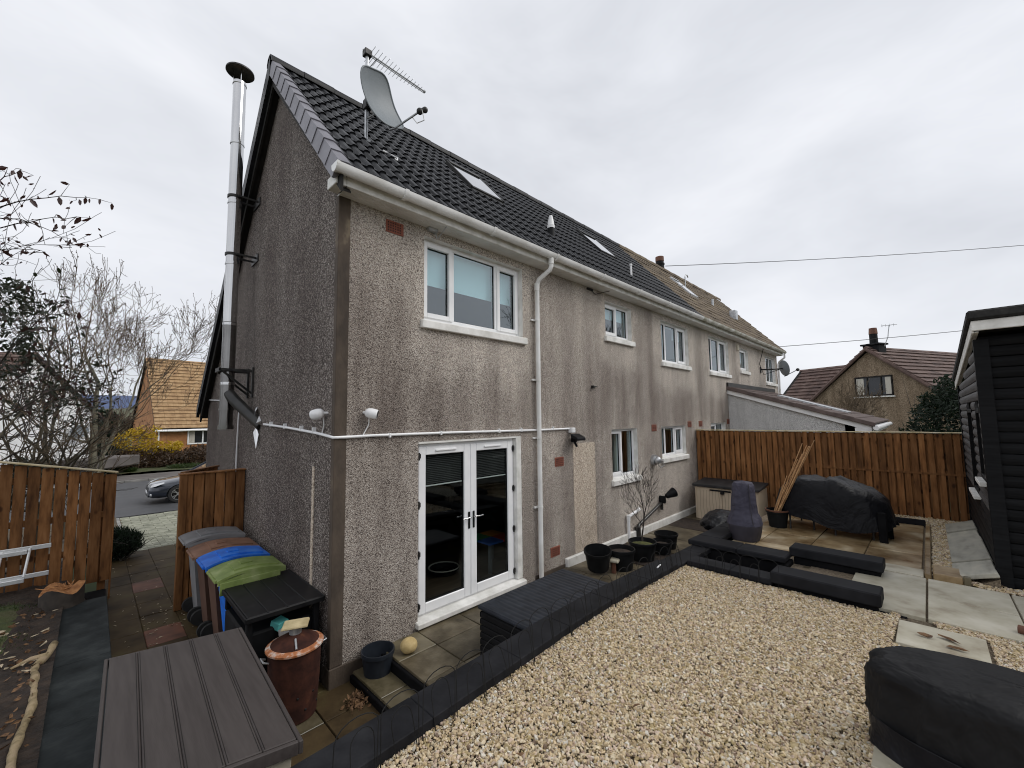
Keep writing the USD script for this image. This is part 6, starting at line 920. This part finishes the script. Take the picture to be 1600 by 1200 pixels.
# brown gabled house beyond the fence
A = np.array([29.59, -2.14, 0]); Bd = np.array([38.0, -6.07, 0]); ang = math.atan2(Bd[1] - A[1], Bd[0] - A[0])
t, F_, ex_, ey_, r = hut('brown_gabled_house', 'brown roughcast house with a steep red-brown tiled roof beyond the fence', (29.59, -2.14, 0), ang, 8.6, 9.6, 2.35, 6.03, 'harling_tan', 'roof_red_brown', (.42, .36))
w = obj('window', F_(cat(bx(-.76, 1.1, -.06, .04, 3.36, 3.44, .01), bx(-.76, 1.1, -.06, .04, 4.42, 4.5, .01), bx(-.76, -.69, -.06, .04, 3.44, 4.42, .01), bx(1.03, 1.1, -.06, .04, 3.44, 4.42, .01), bx(-.14, -.08, -.06, .04, 3.44, 4.42, .01), bx(.54, .6, -.06, .04, 3.44, 4.42, .01))), 'timber_dark', t); obj('pane', F_(bx(-.69, 1.03, -.02, -.01, 3.44, 4.42, 0)), 'glass_dim', w); [obj('curtain', F_(m_), 'curtain', w) for m_ in (bx(-.68, -.3, -.028, -.021, 3.45, 4.4, 0), bx(.75, 1.02, -.028, -.021, 3.45, 4.4, 0))]; obj('sill', F_(bx(-.84, 1.18, -.12, .0, 3.28, 3.355, .01)), 'white_painted', w)
obj('verge', F_(cat(*[tube([(s * 4.72, -.17, 1.99), (0, -.17, 6.08)], .09, 6) for s in (-1, 1)])), 'roof_red_brown', r)
c_ = obj('chimney', F_(cat(bx(-.40, .40, .3, 1.0, 5.4, 6.32, .02), bx(-.48, .48, .2, 1.1, 6.32, 6.42, .02))), 'coping_black', t); obj('chimney_pot', F_(cat(cylz(.0, .65, 6.4, 7.0, .2, 12, .19))), 'black_resin', c_); obj('chimney_pot', F_(cylz(.0, .65, 7.0, 7.35, .21, 12, .18)), 'pot_terracotta', c_)
obj('aerial', F_(cat(tube([(.5, .65, 6.2), (.7, .65, 6.7), (.8, .65, 7.35)], .022, 5), tube([(.55, .4, 7.35), (1.05, .9, 7.38)], .018, 5), *[tube([(.58 + k * .12, .43 + k * .12, 7.28), (.58 + k * .12 , .43 + k * .12, 7.44)], .01, 4) for k in range(4)])), 'galvanised', t)
wl = np.array([29.59, -2.14, 0]) + ey_ * 3.4; t2, F2, *_ = hut('dark_roofed_wing', 'lower wing with dark brown tiled roof left of the brown gable', tuple(wl - ex_ * 1.2), math.atan2(-ex_[1], -ex_[0]), 6.4, 5.0, 2.6, 5.45, 'harling_tan', 'roof_red_brown', (.42, .36))
# orange-tiled house across the road (ridge runs across the view)
t, F_, ex_, ey_, r = hut('orange_tiled_house', 'house with bright orange-tan tiled roof across the road', (1.24, 41.86, 0), math.radians(7.95), 7.2, 10.0, 2.2, 7.6, 'brick_orange', 'roof_orange', (.34, .34))
hx0 = [];
w = obj('window', F_(cat(bx(3.6, 3.66, 2.0, 5.0, .55, .65, .01), bx(3.6, 3.66, 2.0, 5.0, 1.8, 1.9, .01), *[bx(3.6, 3.66, a, a + .1, .65, 1.8, .01) for a in (2.0, 3.0, 4.0, 4.9)])), 'white_plastic', t); obj('pane', F_(bx(3.6, 3.62, 2.1, 4.9, .65, 1.8, 0)), 'glass_dim', w); obj('curtain', F_(bx(3.621, 3.625, 2.12, 2.5, .66, 1.78, 0)), 'curtain', w)
obj('gutter', F_(cat(tube([(3.98, -.2, 1.72), (3.98, 10.2, 1.72)], .09, 8), tube([(3.9, .1, 1.7), (3.68, .15, 1.4), (3.68, .15, -.5)], .05, 8))), 'white_plastic', t); obj('gable_window', F_(bx(-1.4, -.2, -.03, .02, .6, 1.7, .01)), 'glass_sky', t)
# white house at far left
t, F_, ex_, ey_, r = hut('white_rendered_house', 'white rendered house with a dark roof at the far left behind the trees', (-3.9, 25.6, 0), 2.45, 7.2, 9.0, 2.7, 5.6, 'white_wall', 'roof_red_brown', (.4, .36))
obj('wall_dish', F_(frame(lathe([(.001, 0), (.2, .02), (.42, .1), (.2, .0), (.001, -.02)], (0, 0, 0), 20, 1.3, .8), (2.2, -.25, 2.0), [1, 0, 0], [0, 0, 1], [0, -1, 0])), 'dish_grey', t); obj('garage_roof', F_(bx(1.6, 4.6, -1.6, -.02, .0, .55, .05)), 'pavement_tar', t)
# ---------------------------------------------------------------- car in the road
car = thing('parked_car', 'dark blue-grey saloon on the road, half hidden by the short fence panel', 'car', (2.0, 16.4, -.6)); cx0, cy0, cz0 = -.22, 15.75, -.598
st_x = np.array([0, .04, .12, .3, .6, 1.0, 1.35, 1.6, 2.0, 2.4, 2.9, 3.3, 3.7, 4.1, 4.4, 4.5]); zlo = np.array([.32, .24, .2, .18, .18, .18, .18, .18, .18, .18, .18, .18, .19, .22, .28, .36]); zb_ = np.array([.58, .66, .72, .78, .84, .89, .93, .96, .98, 1.0, 1.01, 1.02, 1.02, 1.0, .92, .75]); hw = np.array([.55, .66, .76, .84, .88, .895, .9, .9, .9, .9, .9, .9, .89, .86, .78, .66])
V = []; K = 14
for x, a, b, h in zip(st_x, zlo, zb_, hw):
    for t_ in np.arange(K) * 2 * PI / K + PI / K: c_, s_ = math.cos(t_), math.sin(t_); k = 1 / (abs(c_) ** 4.5 + abs(s_) ** 4.5) ** (1 / 4.5); V.append((cx0 + x, cy0 + .9 + h * c_ * k, cz0 + (a + b) / 2 + (b - a) / 2 * s_ * k))
F = [(i * K + j, i * K + (j + 1) % K, (i + 1) * K + (j + 1) % K) for i in range(len(st_x) - 1) for j in range(K)] + [(i * K + j, (i + 1) * K + (j + 1) % K, (i + 1) * K + j) for i in range(len(st_x) - 1) for j in range(K)] + [(0, j + 1, j) for j in range(1, K - 1)] + [((len(st_x) - 1) * K, (len(st_x) - 1) * K + j, (len(st_x) - 1) * K + j + 1) for j in range(1, K - 1)]
F = [f[::-1] for f in F]; bm = manifold3d.Manifold(manifold3d.Mesh(np.array(V, np.float32), np.array(F, np.uint32)))
if bm.volume() < 0: bm = manifold3d.Manifold(manifold3d.Mesh(np.array(V, np.float32), np.array([f[::-1] for f in F], np.uint32)))
for wx in (.86, 3.55):
    for side in (-1, 1): bm = bm - manifold3d.Manifold.cylinder(.5, .36, .36, 32).rotate((90, 0, 0)).translate((cx0 + wx, cy0 + (.25 if side < 0 else 2.05), cz0 + .32))
obj('body', bm, 'car_paint', car, 35)
def cab(o, zz0): return hull([(cx0 + x, cy0 + .9 + s * y, cz0 + z) for s in (-1, 1) for x, y, z in ((1.25 + o, .80 - o * .5, .93), (2.05 + o * .6, .64 - o, 1.40 - o), (3.0 - o * .4, .64 - o, 1.41 - o), (3.75 - o, .78 - o * .5, 1.0))])
obj('cabin_glass', cab(.0, 0), 'glass_sky', car); obj('roof_panel', hull([(cx0 + x, cy0 + .9 + s * y, cz0 + z) for s in (-1, 1) for x, y, z in ((2.0, .63, 1.40), (3.05, .63, 1.41), (2.5, .55, 1.45))]), 'car_paint', car)
for s in (-1, 1): obj('pillar', cat(tube([(cx0 + 1.22, cy0 + .9 + s * .80, cz0 + .93), (cx0 + 2.03, cy0 + .9 + s * .645, cz0 + 1.41)], .028, 6), tube([(cx0 + 2.5, cy0 + .9 + s * .8, cz0 + .98), (cx0 + 2.5, cy0 + .9 + s * .645, cz0 + 1.41)], .03, 6)), 'car_paint', car)
for s in (-1, 1):
    ys_ = cy0 + .9 + s * .74
    obj('headlight', hull([(cx0 + x, cy0 + .9 + s * y, cz0 + z) for x, y, z in ((.055, .50, .60), (.05, .62, .62), (.16, .80, .66), (.42, .875, .76), (.42, .84, .80), (.16, .60, .735), (.09, .5, .69))]), 'glass_clear' if False else 'aluminium', car); obj('fog_light', tf(trimesh.creation.icosphere(2, .06), (cx0 + .10, cy0 + .9 + s * .66, cz0 + .36)), 'aluminium', car, 40)
    obj('mirror', tf(trimesh.creation.icosphere(2, .1), (cx0 + 1.62, cy0 + .9 + s * .98, cz0 + 1.0)), 'car_paint', car, 40)
obj('grille', hull([(cx0 + x, cy0 + .9 + y, cz0 + z) for y in (-.34, .34) for x, z in ((-.01, .46), (.0, .60), (.09, .46), (.09, .62))]), 'car_trim', car); obj('bumper_intake', hull([(cx0 + x, cy0 + .9 + y, cz0 + z) for y in (-.5, .5) for x, z in ((.005, .26), (.0, .36), (.1, .26), (.1, .36))]), 'car_trim', car); obj('number_plate', bx(cx0 - .015, cx0 + .02, cy0 + .65, cy0 + 1.15, cz0 + .38, cz0 + .48, .004), 'white_plastic', car)
for wx in (.86, 3.55):
    for yw in (cy0 + .03, cy0 + 1.57):
        wh = obj('wheel', frame(lathe([(.22, 0), (.30, .0), (.325, .03), (.325, .17), (.30, .2), (.22, .2)], (0, 0, 0), 32), (cx0 + wx, yw, cz0 + .325), [1, 0, 0], [0, 0, -1], [0, 1, 0]), 'rubber', car, 40); c0_ = np.array([cx0 + wx, yw + (.015 if yw < cy0 + 1 else .185), cz0 + .325])
        obj('rim', cat(cyly(c0_[0], c0_[1] + .02, c0_[1] + .06, c0_[2], .06, 14), frame(lathe([(.205, 0), (.235, .0), (.235, .12), (.205, .12)], (0, 0, 0), 32), c0_ - [0, .0, 0], [1, 0, 0], [0, 0, -1], [0, 1, 0]), *[tube([c0_ + [.05 * math.cos(a), .02, .05 * math.sin(a)], c0_ + [.215 * math.cos(a + e), .012, .215 * math.sin(a + e)]], .016, 5) for a in np.arange(5) * 2 * PI / 5 for e in (-.16, .16)]), 'alloy', wh, 40); obj('brake_disc', cyly(c0_[0], c0_[1] + .07, c0_[1] + .08, c0_[2], .17, 20), 'dark_metal', wh, 40)
# ---------------------------------------------------------------- overhead wires
def wire(label, a, b, sag, r): a, b = np.array(a), np.array(b); t = thing('overhead_wire', label, 'wire', tuple(a)); obj('cable', tube([a + (b - a) * s - [0, 0, sag * 4 * s * (1 - s)] for s in np.linspace(0, 1, 30)], r, 5), 'seal_black', t)
wire('thin overhead wire from the neighbour roof ridge to the upper right', (13.0, 2.2, 7.97), (38, -17.9, 11.4), .35, .012)
wire('lower overhead wire behind the brown gabled house', (22, 4.0, 5.9), (46, -17.5, 9.0), .3, .016)
